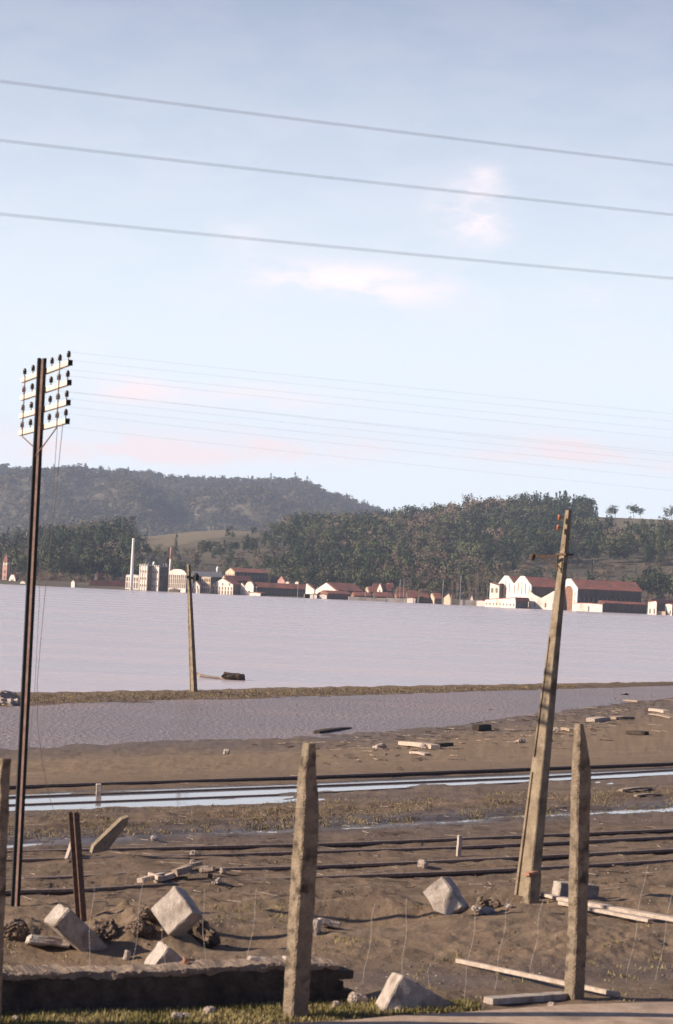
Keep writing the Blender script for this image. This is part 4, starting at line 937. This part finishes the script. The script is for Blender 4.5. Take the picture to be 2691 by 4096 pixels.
# ------------------------------------------------------------------ rails
def rail(label, pts, lift, group, h=.14):
    e_ = pts[-1]; f_ = pts[-2]; sl_ = (e_[1] - f_[1]) / (e_[0] - f_[0]) * .9; pts = pts + [(5600, e_[1] + (5600 - e_[0]) * sl_)]
    sl_ = (pts[1][1] - pts[0][1]) / (pts[1][0] - pts[0][0]); pts = [(-2500, pts[0][1] - (2500 + pts[0][0]) * sl_)] + pts
    W3 = []
    for a, b_ in zip(pts, pts[1:]):
        n = 14
        for k in range(n): W3.append((a[0] + (b_[0] - a[0]) * k / n, a[1] + (b_[1] - a[1]) * k / n))
    W3.append(pts[-1])
    zz = np.mean([ground(*p).z for p in W3])
    q = [onz(x, y, lift) for x, y in W3]
    p0 = q[len(q) // 2]; t = thing('rail', label, 'rail', p0, 0, group)
    def sweep(prof):
        secs = []
        for i, p in enumerate(q):
            d = (q[min(i + 1, len(q) - 1)] - q[max(i - 1, 0)]); d.z = 0; d.normalize(); s = Vector((d.y, -d.x, 0))
            secs.append([p - p0 + s * a + Vector((0, 0, b_)) for a, b_ in prof])
        bm = bmesh.new(); loft(bm, secs); return bm
    obj('web', sweep([(-.06, -h), (.06, -h), (.06, -h + .02), (.012, -h + .04), (.012, -.035), (-.012, -.035), (-.012, -h + .04), (-.06, -h + .02)]), M['rusty_rail'], t)
    obj('head', sweep([(-.034, -.036), (.034, -.036), (.036, -.006), (.028, 0), (-.028, 0), (-.036, -.006)]), M['lit_rail_head'], t)
G = 'half-buried railway rails'
rail('farthest rail, long dark line at the edge of the smooth sand', [(-500, 3166), (0, 3146), (1180, 3108), (2691, 3052), (3300, 3030)], .015, G)
rail('rail on the far bank of the bright flooded ditch', [(-500, 3208), (0, 3190), (1180, 3147), (2100, 3112), (2691, 3080), (3200, 3060)], -.040, G)
rail('rail running out of the water along the middle of the bright ditch', [(-500, 3240), (0, 3222), (1180, 3177), (1700, 3150), (2691, 3104), (3200, 3080)], -.045, G)
rail('rail passing behind the tilted plank, farther of that muddy track', [(-500, 3418), (0, 3407), (900, 3385), (1345, 3374), (1800, 3356), (2691, 3318), (3200, 3300)], .055, G)
rail('rail passing under the tilted plank, nearer of that muddy track', [(-500, 3452), (0, 3441), (800, 3421), (1800, 3390), (2691, 3347), (3200, 3325)], .045, G)
rail('far rail of the nearest track, passing behind the rubbish heap', [(-500, 3540), (50, 3516), (328, 3505), (830, 3476), (1160, 3468), (1631, 3450), (2100, 3428), (2691, 3398), (3200, 3372)], .055, G)
rail('nearest rail, sunk in mud just behind the leaning pole foot', [(-500, 3585), (100, 3562), (345, 3556), (604, 3540), (1273, 3508), (1800, 3488), (2250, 3466), (2691, 3440), (3200, 3412)], .05, G)
# ------------------------------------------------------------------ telegraph pole
pb = ground(60, 3629); m_ = mpp(pb); tele = thing('telegraph_pole', 'tall black steel telegraph pole with four white crossarms', 'telegraph pole', pb)
H = (3629 - 1437) * m_; e1 = Vector((.287, -.958, 0)); e2 = Vector((.958, .287, 0))   # e1 arm direction, e2 across
wpx = 33 * m_
def polebm(prof, z0, z1):
    bm = bmesh.new(); loft(bm, [[e2 * a + e1 * b_ + Vector((0, 0, z)) for a, b_ in prof] for z in np.linspace(z0, z1, 12)]); return bm
w2 = wpx / 2
obj('flange', polebm([(-w2, -.03), (-w2, .028), (-w2 * .26, .028), (-w2 * .26, -.03)], -.3, H), M['dark_steel'], tele)
obj('flange', polebm([(w2 * .22, -.03), (w2 * .22, .055), (w2, .055), (w2, -.03)], -.3, H), M['dark_steel'], tele)
obj('web', polebm([(-w2 * .26, -.02), (-w2 * .26, .029), (w2 * .22, .054), (w2 * .22, -.02)], -.3, H - .01), M['rust_and_lit_web'], tele)  # web paler than the flanges: lit strip put into its colour
def zfor(sy, sx): return ((3629 - sy) + (sx - 60) * math.tan(ROLL)) * m_
for ai, (sy) in enumerate((1490, 1566, 1643, 1715)):
    z = zfor(sy, 152); ang = math.atan2(e1.y, e1.x)
    off = e2 * (w2 + .03)
    ax_ = bpy.data.objects.new('crossarm', None)
    bm = bmesh.new(); add_box(bm, (-.17, 0, 0), (2.9, .045, .056), None, .004)
    bmesh.ops.transform(bm, matrix=Matrix.Rotation(ang, 4, 'Z'), verts=bm.verts)
    arm = obj('crossarm', bm, M['arm_wood'], tele, False, Vector((0, 0, z)) + off)
    bm = bmesh.new(); add_box(bm, (-.17 + 1.455, 0, -.002), (.012, .049, .060)); bmesh.ops.transform(bm, matrix=Matrix.Rotation(ang, 4, 'Z'), verts=bm.verts); obj('shaded_end', bm, M['dark_steel'], arm)  # dark piece added where the arm end is only in shade
    for s in (-1.5, -.95, .22, .68, 1.18):
        bm = bmesh.new(); c = e1 * s; dz = .028
        add_tube(bm, [c + Vector((0, 0, dz)), c + Vector((0, 0, dz + .05))], .006, 6)
        add_lathe(bm, [(.012, dz + .035), (.021, dz + .038), (.019, dz + .06), (.022, dz + .064), (.018, dz + .09), (.010, dz + .102), (.003, dz + .105)], c, 10)
        obj('insulator', bm, M['insulator'], arm, True)
zt, zb = zfor(1480, 152) , zfor(1715, 152)
for s, name in ((-1.3, 'brace'), (.84, 'brace')):
    bm = bmesh.new(); o_ = -e2 * (-w2 - .002) + e1 * s
    add_tube(bm, [o_ + Vector((0, 0, zt)), o_ + Vector((0, 0, zb - .05))], .007, 5)
    add_tube(bm, [o_ + Vector((0, 0, zb - .05)), Vector((0, 0, zfor(1800 if s < 0 else 1835, 150))) - e2 * w2 * .5 + e1 * (.06 if s > 0 else -.06)], .008, 5)
    obj(name, bm, M['rust_and_lit_web'], tele)
# wires carried by the telegraph pole, running right and away; and snapped ones hanging
for ai, sy in enumerate((1490, 1566, 1643, 1715)):
    z = zfor(sy, 152)
    for k, s in enumerate((-.95, .22, 1.18) if ai % 2 == 0 else (-1.5, .68)):
        a = pb + Vector((0, 0, z + .12)) + e1 * s + e2 * (w2 + .03); pts = []
        for q in np.linspace(0, 1, 40): pts.append(a + e2 * (60 * q) + Vector((0, 0, -(1.1 + .12 * ai) * 4 * q * (1 - q) * .55 + .25 * q)))
        bm = bmesh.new(); add_tube(bm, pts, .0007, 4)
        side = ('farthest', 'middle', 'nearest')[k] if ai % 2 == 0 else ('far', 'near')[k]
        tag(obj('telegraph_wire', bm, M['faint_wire']), f'thin faint wire from the {("top", "second", "third", "lowest")[ai]} crossarm, {side} insulator', 'wire', 'faint telegraph wires')
def curve_px(pts, D0, D1, r, mt, name, label, cat='wire', n=40, group=None):
    P_ = []; xs_ = [p[0] for p in pts]; ys_ = [p[1] for p in pts]; tt = np.linspace(0, 1, len(pts))
    for q in np.linspace(0, 1, n): P_.append(at(np.interp(q, tt, xs_), np.interp(q, tt, ys_), D0 + (D1 - D0) * q))
    bm = bmesh.new(); add_tube(bm, P_, r, 6); return tag(obj(name, bm, mt, None, True), label, cat, group)
g1 = ground(240, 3240); g2 = ground(112, 3030)
curve_px([(252, 1692), (238, 1830), (222, 2000), (200, 2190), (180, 2380), (160, 2600), (148, 2750), (150, 2900), (172, 3070), (200, 3200), (216, 3245)], pb.y - 1.3, pb.y + 9, .0035, M['wire'], 'broken_wire', 'snapped wire hanging from crossarm end and curling to the ditch bank')
curve_px([(230, 1700), (222, 1830), (212, 2000), (160, 2200), (158, 2400), (150, 2550), (140, 2750), (125, 2900), (113, 3025)], pb.y - .9, pb.y + 14, .003, M['wire'], 'broken_wire', 'straighter snapped wire hanging just left of the curling one')
# tie knots on the hanging wire
# ------------------------------------------------------------------ three thick overhead wires close to the camera
for (ya, yb, sag, lab) in ((325, 660, 10, 'topmost of three thick overhead wires crossing the sky'), (562, 860, 8, 'middle of three thick overhead wires crossing the sky'), (857, 1115, 8, 'lowest of three thick overhead wires crossing the sky')):
    A0 = at(0, ya, 9.0); B0 = at(2691, yb, 10.53); d = B0 - A0; P_ = []
    for q in np.linspace(-3.0, 6.0, 150):
        p = A0 + d * q; p.z += -.0035 * sag / 8 * 4 * q * (1 - q); P_.append(p)
    bm = bmesh.new(); add_tube(bm, P_, .0016, 6); tag(obj('overhead_wire', bm, M['faint_wire'], None, True), lab, 'wire', 'thick overhead wires')
# ------------------------------------------------------------------ leaning concrete pole
pb2 = ground(2085, 3588); m2 = mpp(pb2); cp = thing('concrete_pole', 'tall leaning grooved concrete pole with iron bracket on the right', 'pole', pb2)
H2 = (3588 - 2041) * m2; leanx = ((2268 - 2082) - (3588 - 2041) * math.tan(ROLL)) * m2
yawl = math.radians(-48); nl = Vector((math.sin(yawl), -math.cos(yawl), 0)); nd = Vector((math.cos(yawl), math.sin(yawl), 0))   # lit normal ; along the lit face to the right
def pole_secs(z0, z1, groove, n=10):
    secs = []
    for z in np.linspace(z0, z1, n):
        q = z / H2; c = Vector((leanx * q, 0, z)); w = (.25 * (1 - q) + .056 * q); d_ = (.18 * (1 - q) + .055 * q)
        g = w * .16 if groove else .0005
        f = lambda u, v: c + nd * (u - .5) * w - nl * v
        x1_, x2_ = .13, .27
        secs.append([f(0, 0), f(x1_, 0), f(x1_ + .02, g), f(x2_ - .02, g), f(x2_, 0), f(1 - .06, 0), f(1, .012), f(1, d_ - .012), f(1 - .06, d_), f(0, d_)])
    return secs
zn = lambda sy: (3588 - sy) * m2
bm = bmesh.new(); secs = pole_secs(-.4, zn(3100), True, 14) + pole_secs(zn(3095), zn(3035), False, 3) + pole_secs(zn(3030), zn(2560), True, 14) + pole_secs(zn(2550), H2, False, 14)
loft(bm, secs); obj('shaft', bm, M['pole_concrete'], cp)
def pol(sy): q = zn(sy) / H2; return Vector((leanx * q, .02, zn(sy)))
bm = bmesh.new(); c = pol(2219); lx = Matrix.Rotation(yawl, 3, 'Z'); add_box(bm, c - nl * .045, (.17, .135, .028), Matrix.Rotation(yawl, 3, 'Z'), .004); obj('collar', bm, M['rusty_rail'], cp)
bm = bmesh.new()
for sy, r__ in ((2072, 0), (2113, 0)):
    c = pol(sy) - nd * .095 + Vector((0, -.02, 0)); 
for sy in (2072, 2113):
    bm2 = bmesh.new(); c = pol(sy) + Vector((-.085, -.05, 0)); add_lathe(bm2, [(.008, -.035), (.018, -.03), (.016, -.012), (.022, -.006), (.018, .014), (.020, .02), (.010, .034)], c, 10)
    add_tube(bm2, [c, c + Vector((.06, .02, 0))], .006, 5); obj('insulator', bm2, M['red_insulator'], cp, True)
bm.free()
# bracket: horizontal iron arm to the left with a cup and a curved brace
bm = bmesh.new(); a0 = pol(2228) + Vector((-.04, -.05, 0)); a1 = a0 + Vector((-(2222 - 2120) * m2, .1, -.005))
add_box(bm, (a0 + a1) / 2, ((a1 - a0).length, .02, .03), Matrix.Rotation(math.atan2((a1 - a0).y, (a1 - a0).x), 3, 'Z'))
br = [a0 + Vector((-.01, 0, -.16)), a0 + Vector((-.03, .01, -.12)), a0 + Vector((-.09, .03, -.07)), a0 + Vector((-.16, .05, -.035)), a0 + Vector((-.22, .07, -.015))]
add_tube(bm, br, .008, 6); add_tube(bm, [a0 + Vector((-.02, 0, 0)), a0 + Vector((-.01, 0, -.17))], .010, 6); obj('bracket', bm, M['rusty_rail'], cp)
bm = bmesh.new(); add_lathe(bm, [(.004, -.06), (.012, -.055), (.03, -.04), (.034, .0), (.03, .02), (.012, .024)], a1, 12); obj('insulator_cup', bm, M['rusty_rail'], cp, True)
bm = bmesh.new(); c0 = pol(2185) + Vector((-.04, -.05, 0)); add_tube(bm, [c0, c0 + Vector((-.05, 0, .06)), c0 + Vector((-.11, 0, .09)), c0 + Vector((-.19, 0, .085)), c0 + Vector((-.205, 0, .05))], .0035, 5); obj('hook_wire', bm, M['rusty_rail'], cp)
# broken stub at its foot
def blockobj(name, label, cat, sx, sy, dims, yaw, roll, tilt=0, mt='concrete', seed=1, amp=.008, dz=0, cuts=4, bevel=.012, group=None):
    """box whose front (-y) face centre line sits at photo point; yaw about z, roll in the face plane, tilt back"""
    g = ground(sx, sy); bm = bmesh.new(); add_box(bm, (0, 0, 0), dims, None, bevel)
    roughen(bm, amp, cuts, seed)
    R_ = Matrix.Rotation(math.radians(yaw), 4, 'Z') @ Matrix.Rotation(math.radians(tilt), 4, 'X') @ Matrix.Rotation(math.radians(roll), 4, 'Y')
    bmesh.ops.transform(bm, matrix=R_, verts=bm.verts)
    o = obj(name, bm, M[mt], None, False, g + Vector((0, 0, dz))); return tag(o, label, cat, group)
blockobj('stub', 'short broken concrete stub with brick-red top at the leaning pole foot', 'stub', 2124, 3612, (.15, .13, .44), 25, 4, -6, 'pole_concrete', 4, .008, .10)
blockobj('brick', 'broken brick lying on top of the stub at the leaning pole foot', 'brick', 2120, 3612, (.14, .12, .035), 25, -8, -6, 'brick', 5, .005, .335, 2, .004)
# stub pole at the water edge
pb3 = ground(768, 2768); m3 = mpp(pb3); sp_ = thing('stub_pole', 'grey pole tapering to its top at the near shore, broken fitting on top', 'pole', pb3)
H3 = (2768 - 2262) * m3; lx3 = ((750 - 768) - (2768 - 2262) * math.tan(ROLL)) * m3
bm = bmesh.new(); loft(bm, [[Vector((lx3 * q, 0, H3 * q)) + nd * (u - .5) * (.24 * (1 - q) + .10 * q) - nl * v * (.17 * (1 - q) + .10 * q) for u, v in ((0, 0), (.14, 0), (.16, .12), (.26, .12), (.28, 0), (1, 0), (1, 1), (0, 1))] for q in np.linspace(-.08, 1, 12)])
obj('shaft', bm, M['pole_concrete'], sp_)
bm = bmesh.new(); c = Vector((lx3 * .9, -.05, H3 * .895)); add_box(bm, c + Vector((.12, 0, 0)), (.34, .08, .10), Matrix.Rotation(.2, 3, 'Y')); add_lathe(bm, [(.03, -.12), (.10, -.1), (.11, .06), (.04, .16)], c + Vector((.30, 0, .02)), 8); add_tube(bm, [c + Vector((.05, 0, -.05)), c + Vector((.1, 0, -.4))], .03, 5)
obj('fitting', bm, M['dark_steel'], sp_)
# rail stake, leaning
rs = ground(322, 3690); mr_ = mpp(rs); st = thing('rail_stake', 'upright length of old rail leaning left beside the broken blocks', 'rail stake', rs)
Hs = (3690 - 3256) * mr_; lxs = ((290 - 322) - 434 * math.tan(ROLL)) * mr_
bm = bmesh.new(); yr = math.radians(30); a_ = Vector((math.cos(yr), math.sin(yr), 0)); b_ = Vector((math.sin(yr), -math.cos(yr), 0))
prof = [(-.045, 0), (-.045, .012), (-.008, .02), (-.008, .07), (-.026, .075), (-.026, .095), (.026, .095), (.026, .075), (.008, .07), (.008, .02), (.045, .012), (.045, 0)]
loft(bm, [[Vector((lxs * q, 0, Hs * q)) + a_ * u * 1.15 + b_ * v for u, v in prof] for q in (-.1, .3, .6, 1)]); obj('shaft', bm, M['rusty_rail'], st)
# ------------------------------------------------------------------ blocks and slabs
blockobj('concrete_block', 'dark-sided concrete block tipped up with bright upper end beside the rail stake', 'block', 325, 3795, (.80, .24, .22), 34, 40, 4, 'block_concrete', 11, .010, .08)
blockobj('flat_slab', 'pale flat slab lying under the tipped dark block', 'slab', 190, 3790, (.40, .30, .08), 15, 6, -14, 'pale_concrete', 12, .010, .04)
blockobj('concrete_block', 'big diamond-shaped concrete block standing on one corner', 'block', 706, 3740, (.36, .24, .34), -28, 42, -16, 'block_concrete', 13, .006, .21)
blockobj('rubble_lump', 'rough earthy lump stuck to the diamond-shaped block', 'rubble', 790, 3760, (.40, .26, .26), -15, 38, 0, 'rubble_soil', 14, .03, .06, 5, .05)
blockobj('concrete_block', 'small block with bright left rim just behind the low wall', 'block', 655, 3872, (.22, .22, .26), 28, 36, 4, 'pale_concrete', 15, .010, .05)
blockobj('concrete_block', 'tilted hollow block half sunk right of the middle post', 'block', 1780, 3655, (.42, .26, .30), -24, 50, -10, 'block_concrete', 16, .009, .15)
blockobj('concrete_slab', 'pale slab leaning out of the ground near the bottom centre', 'slab', 1663, 4024, (.62, .30, .40), 16, 28, -4, 'block_concrete', 17, .005, -.05)
blockobj('concrete_block', 'squarish grey block lying behind the wedge-headed post', 'block', 2300, 3592, (.52, .22, .20), 18, 4, 0, 'block_concrete', 18, .006, .07)
blockobj('white_stone', 'small white upright stone just right of the middle post', 'stone', 1266, 3738, (.07, .12, .17), -10, 5, 0, 'pale_concrete', 19, .006, .06, 3)
blockobj('small_slab', 'small grey slab lying beside the white upright stone', 'slab', 1312, 3715, (.22, .16, .07), 12, 12, -10, 'stone', 20, .006, .05, 3)
blockobj('marker_stake', 'small white upright stake standing by the track', 'stake', 1833, 3428, (.055, .06, .30), 20, 2, 0, 'pale_concrete', 21, .002, .13, 2, .004)
blockobj('stone', 'small pointed stone standing in the hollow behind the wall', 'stone', 507, 3842, (.06, .06, .10), 20, 10, 0, 'stone', 22, .006, .03, 3)
blockobj('stone', 'rounded brown stone right of the broken wall end', 'stone', 1425, 4020, (.15, .12, .11), 20, 15, 0, 'stone', 23, .014, .04, 4, .03)
blockobj('stone', 'small stone on the grass just left of the brown rounded stone', 'stone', 1345, 4035, (.07, .06, .06), 20, 15, 0, 'stone', 24, .01, .02, 3, .015)
blockobj('white_pebble', 'small bright cobble on the far mud behind the first rails', 'stone', 616, 3366, (.09, .07, .07), 10, 5, 0, 'pale_concrete', 25, .008, .03, 3, .02)
blockobj('marker_stone', 'short white marker stone at the far edge of the bright ditch', 'stone', 394, 3182, (.09, .09, .20), 10, 0, 0, 'pale_concrete', 26, .004, .08, 2, .01)
blockobj('marker_stone', 'tiny round white stone left of centre on the smooth sand', 'stone', 907, 3022, (.14, .12, .14), 10, 0, 0, 'pale_concrete', 27, .01, .05, 2, .03)
for i, (sx, sy, s) in enumerate([(708, 4082, .09), (745, 4078, .07), (840, 4060, .10), (660, 3990, .05), (64, 4090, .06), (2205, 4035, .07), (1590, 4050, .06)]):
    blockobj('stone', ['pale stone on the grass left of the middle post foot', 'smaller stone touching its pale neighbour on the grass', 'largest pale stone against the low wall foot', 'stone lodged at the wall foot', 'pale stone at the bottom left corner', 'small stone at the edge of the path by the right post', 'lone small white stone on the grass at bottom centre'][i], 'stone', sx, sy, (s, s * .8, s * .7), i * 30, 5, 0, 'stone', 40 + i, .008, .02, 3, .015)
def onwall(label, name, sx, dims, yaw, roll, mt, seed):
    o = blockobj(name, label, 'stone', sx, 4000, dims, yaw, roll, 0, mt, seed, .006, 0, 3); o.location = on_wall(sx) + Vector((0, 0, dims[2] * .42)); return o
onwall('small pale stone on the wall top left of the middle post', 'stone', 1110, (.16, .12, .07), 10, 5, 'stone', 61)
onwall('flat pale stone on the broken wall end right of the middle post', 'stone', 1275, (.20, .16, .06), 10, 2, 'pale_concrete', 62)
onwall('orange brick fragment on the wall top near the middle', 'brick', 772, (.06, .05, .07), 10, 25, 'brick', 63)
# ------------------------------------------------------------------ planks and wreckage
def plank(label, a, b_, w, th, mt='pale_wood', name='plank', lift=.02, yawtilt=0, group=None, raise_b=0, bend=.0, end_h=0):
    A_ = ground(*a); B_ = ground(*b_); A_ = A_ + Vector((0, 0, lift)); B_ = B_ + Vector((0, 0, lift + raise_b)); d = B_ - A_; L_ = d.length; d.normalize()
    s = d.cross(Vector((0, 0, 1))).normalized(); u = s.cross(d); s2 = s * math.cos(yawtilt) + u * math.sin(yawtilt); u2 = d.cross(s2) * -1
    bm = bmesh.new(); secs = []; n = 10; r_ = random.Random(int(a[0] + a[1]))
    for k in range(n + 1):
        q = k / n; c = d * L_ * (q - .5) + Vector((0, 0, bend * math.sin(q * math.pi))); ww = w * (1 + r_.uniform(-.08, .08)) * (.8 if k in (0, n) else 1)
        secs.append([c - s2 * ww / 2, c + s2 * ww / 2, c + s2 * ww / 2 + u2 * th, c - s2 * ww / 2 + u2 * th])
    loft(bm, secs); o = obj(name, bm, M[mt], None, False, (A_ + B_) / 2); return tag(o, label, 'plank' if name == 'plank' else name.replace('_', ' '), group)
plank('long thin white pole lying on the ground behind the right fence post', (1825, 3862), (2475, 4000), .045, .038, 'pale_wood', 'ground_pole')
plank('left end board of the long pale timbers behind the right post', (2172, 3592), (2300, 3630), .10, .035, 'pale_wood')
plank('upper long pale timber running to the right edge behind the right post', (2240, 3612), (2720, 3700), .12, .04, 'pale_wood')
plank('lower long pale timber running to the right behind the right post', (2240, 3628), (2600, 3700), .10, .035, 'pale_wood')
plank('thick pale kerb stone at the path edge left of the right post foot', (1950, 4020), (2262, 3998), .14, .055, 'block_concrete', 'kerb_stone', .0)
# tilted plank by the track
A_ = ground(385, 3432); mm = mpp(A_)
bm = bmesh.new(); pp = [(368, 3418), (377, 3388), (484, 3282), (510, 3272), (503, 3305), (428, 3408)]
pv = [((x - 385) * mm + (3432 - y) * mm * -math.tan(ROLL) * 1, (3432 - y) * mm) for x, y in pp]
front = [bm.verts.new((x, .62 * x - 0.05 * z, z)) for x, z in pv]; backv = [bm.verts.new((x - .035, .06 + .62 * x - .05 * z, z + .02)) for x, z in pv]
bm.faces.new(front); bm.faces.new(backv[::-1])
for k in range(6): bm.faces.new((front[k], backv[k], backv[(k + 1) % 6], front[(k + 1) % 6]))
tag(obj('tilted_board', bm, M['pole_concrete'], None, False, A_), 'grey board sticking up at a slant out of the muddy track', 'board')
plank('small splayed white splinter left of the slanting board', (268, 3455), (290, 3420), .05, .03, 'pale_wood', 'splinter', .03, .5, None, .12)
# wreckage in the distance
WR = [((1268, 2941), (1392, 2925), .22, .10, 'dark_wood', 'dark straight beam lying alone in the shallow water'), ((1608, 2985), (1740, 3000), .28, .10, 'pale_wood', 'long pale log on the mud left of the leaning pole'), ((1690, 3000), (1800, 2986), .18, .08, 'dark_wood', 'dark bent branch meeting the long pale log'),
      ((1645, 3018), (1708, 3026), .2, .05, 'pale_wood', 'short pale board just below the long log'), ((1900, 2925), (1950, 2922), .25, .16, 'dark_wood', 'dark lump of wood in the mud above the pole groove'), ((2255, 2818), (2320, 2820), .35, .06, 'old_wood', 'flat brown board farthest back on the mudflat'), ((2360, 2892), (2425, 2886), .35, .12, 'pale_wood', 'bright pale beam right above the wedge-headed post'), ((2450, 2880), (2525, 2880), .35, .08, 'old_wood', 'brown board right of the bright pale beam'), ((2508, 2940), (2585, 2944), .3, .10, 'dark_wood', 'dark log near the right edge of the mudflat'),
      ((2605, 2848), (2665, 2856), .3, .10, 'pale_wood', 'pale crossed boards at the right edge, far'), ((2600, 2862), (2690, 2878), .25, .05, 'old_wood', 'long brown board below the pale boards at the right edge'), ((2470, 2808), (2560, 2812), .3, .06, 'old_wood', 'thin brown board near the far shore at right'), ((2255, 2925), (2290, 2930), .25, .08, 'old_wood', 'small brown board left of the wedge-headed post top'),
      ((2480, 3170), (2600, 3160), .12, .04, 'old_wood', 'pale brown stick beyond the wet grass at right'), ((2540, 3190), (2640, 3186), .10, .03, 'old_wood', 'thin stick below the pale brown stick at right')]
for a, b_, w_, th_, mt_, lab in WR: plank(lab, a, b_, w_, th_, mt_, 'driftwood', 0, 0, 'driftwood on the mudflat', 0, .02)
for i, (sx, sy, s, lab) in enumerate([(1696, 3000, .22, 'pale stone at the left tip of the long pale log'), (1516, 2998, .25, 'orange-brown lump on the mud between middle post and long log'), (2080, 2975, .22, 'pale lump on the mud left of the leaning pole'), (2190, 2970, .2, 'small pale lump just right of the leaning pole'), (2220, 2930, .22, 'reddish lump right of the leaning pole'),
                                     (1968, 2855, .25, 'small dark lump in the shallow water'), (2495, 2790, .3, 'dark lump near the far shore'), (2490, 2812, .25, 'pinkish lump under the dark far-shore lump'), (2450, 2808, .25, 'pale lump near the far shore right of the pole'), (1918, 2915, .25, 'dark pointed lump on the wet mud')]):
    blockobj('lump', lab, 'lump', sx, sy, (s, s, s * .6), i * 20, 4, 0, 'stone' if 'dark' not in lab else 'dark_wood', 70 + i, .03, .03, 3, .04)
# floating wreck in the river near the stub pole
c = onz(875, 2720, -1.0); mf = mpp(c); t = thing('floating_wreck', 'half-sunk pale tree trunk with dark clump floating beside the stub pole', 'wreck', c)
bm = bmesh.new(); add_tube(bm, [((780 - 875) * mf, .1, .22), ((800 - 875) * mf, 0, .12), ((840 - 875) * mf, 0, .08), ((880 - 875) * mf, 0, .05), ((975 - 875) * mf, -.1, .02)], .10, 7, True, .05); roughen(bm, .02, 1, 2); obj('trunk', bm, M['pale_wood'], t)
bm = bmesh.new(); add_box(bm, ((935 - 875) * mf, .1, .12), (85 * mf, .5, .30), Matrix.Rotation(.06, 3, 'Y'), .08); roughen(bm, .06, 4, 5); obj('root_clump', bm, M['dark_wood'], t)
for i, (sx, sy, s_, lab) in enumerate([(12, 2822, .5, 'pale lump at the foot of the grassy bank at the left picture edge'), (52, 2822, .4, 'smaller pale lump beside the telegraph pole on the grassy bank'), (24, 2796, .55, 'pale broken board end on top of the bank at the left picture edge')]):
    blockobj('lump', lab, 'lump', sx, sy, (s_ * 1.4, s_, s_ * .5), i * 20, 4, 0, 'stone', 170 + i, .05, .05, 3, .08)
# rubbish heap by the track : individual bits
bits = [((560, 3545), (650, 3535), .10, .05, 'pale_wood', 'pale board at the left end of the rubbish heap by the track'), ((625, 3545), (760, 3510), .08, .05, 'pale_wood', 'long pale board crossing the rubbish heap'), ((600, 3520), (640, 3550), .08, .05, 'pale_wood', 'short crosswise board in the rubbish heap'), ((700, 3520), (760, 3515), .10, .08, 'old_wood', 'brown board in the middle of the rubbish heap'),
        ((760, 3530), (840, 3540), .08, .05, 'dark_wood', 'dark board at the right of the rubbish heap'), ((800, 3505), (860, 3510), .08, .05, 'old_wood', 'brown board at the far right of the rubbish heap'), ((730, 3490), (800, 3486), .08, .04, 'old_wood', 'thin brown board behind the rubbish heap')]
for a, b_, w_, th_, mt_, lab in bits: plank(lab, a, b_, w_, th_, mt_, 'plank', .03, .15, 'boards of the rubbish heap', .04)
for i, (sx, sy, s, lab) in enumerate([(818, 3490, .10, 'pale brick-like lump at the top right of the heap'), (890, 3500, .08, 'small pale lump right of the heap'), (770, 3520, .08, 'pale lump in the middle of the heap'), (865, 3540, .09, 'dark-edged lump at the heap right foot'), (772, 3425, .08, 'upper of two small white stones above the heap'), (770, 3465, .07, 'lower of two small white stones above the heap'), (1690, 3472, .12, 'brown lump beside the nearest rail')]):
    blockobj('lump', lab, 'lump', sx, sy, (s, s, s * .9), i * 25, 8, 0, 'stone', 90 + i, .012, .03, 3, .02)
# rubble right of the hollow block
for i, (sx, sy, s, lab) in enumerate([(1905, 3650, .11, 'leftmost pale lump of the rubble right of the hollow block'), (1928, 3660, .10, 'middle pale lump of the rubble right of the hollow block'), (1952, 3658, .12, 'largest pale lump of the rubble right of the hollow block'), (2036, 3636, .07, 'lone small stone between rubble and leaning pole foot')]):
    blockobj('rubble_piece', lab, 'rubble', sx, sy, (s, s, s * .7), i * 25, 8, 0, 'pale_concrete', 110 + i, .014, .02, 3, .02)
blockobj('earth_clod', 'dark earth clod behind the rubble right of the hollow block', 'clod', 1950, 3632, (.24, .2, .12), 10, 5, 0, 'rubble_soil', 120, .03, .03, 4, .04)
for i, (sx, sy, s, lab) in enumerate([(420, 3745, .24, 'reddish earth clod at the foot of the rail stake'), (560, 3735, .22, 'earth clod between the dark tipped block and the diamond block'), (600, 3690, .16, 'pointed clod against the left corner of the diamond block'), (845, 3780, .16, 'pale clod at the right foot of the diamond block'), (60, 3745, .26, 'dark earthy clod at the left edge before the telegraph pole')]):
    blockobj('earth_clod', lab, 'clod', sx, sy, (s, s, s * .7), i * 25, 8, 0, 'rubble_soil', 130 + i, .03, .03, 5, .05)
# ------------------------------------------------------------------ haze
bm = bmesh.new(); add_box(bm, (0, 2450, 148), (5200, 5200, 310)); 
hz = obj('haze', bm, bpy.data.materials.new('haze_air')); hm = hz.data.materials[0]; hm.use_nodes = True; nt = hm.node_tree; nt.nodes.clear()
o_ = nt.nodes.new('ShaderNodeOutputMaterial'); pv_ = nt.nodes.new('ShaderNodeVolumePrincipled'); nt.links.new(pv_.outputs[0], o_.inputs['Volume'])
pv_.inputs['Color'].default_value = (.68, .80, 1.0, 1); pv_.inputs['Density'].default_value = .00014; pv_.inputs['Anisotropy'].default_value = .1
tag(hz, kind='stuff')
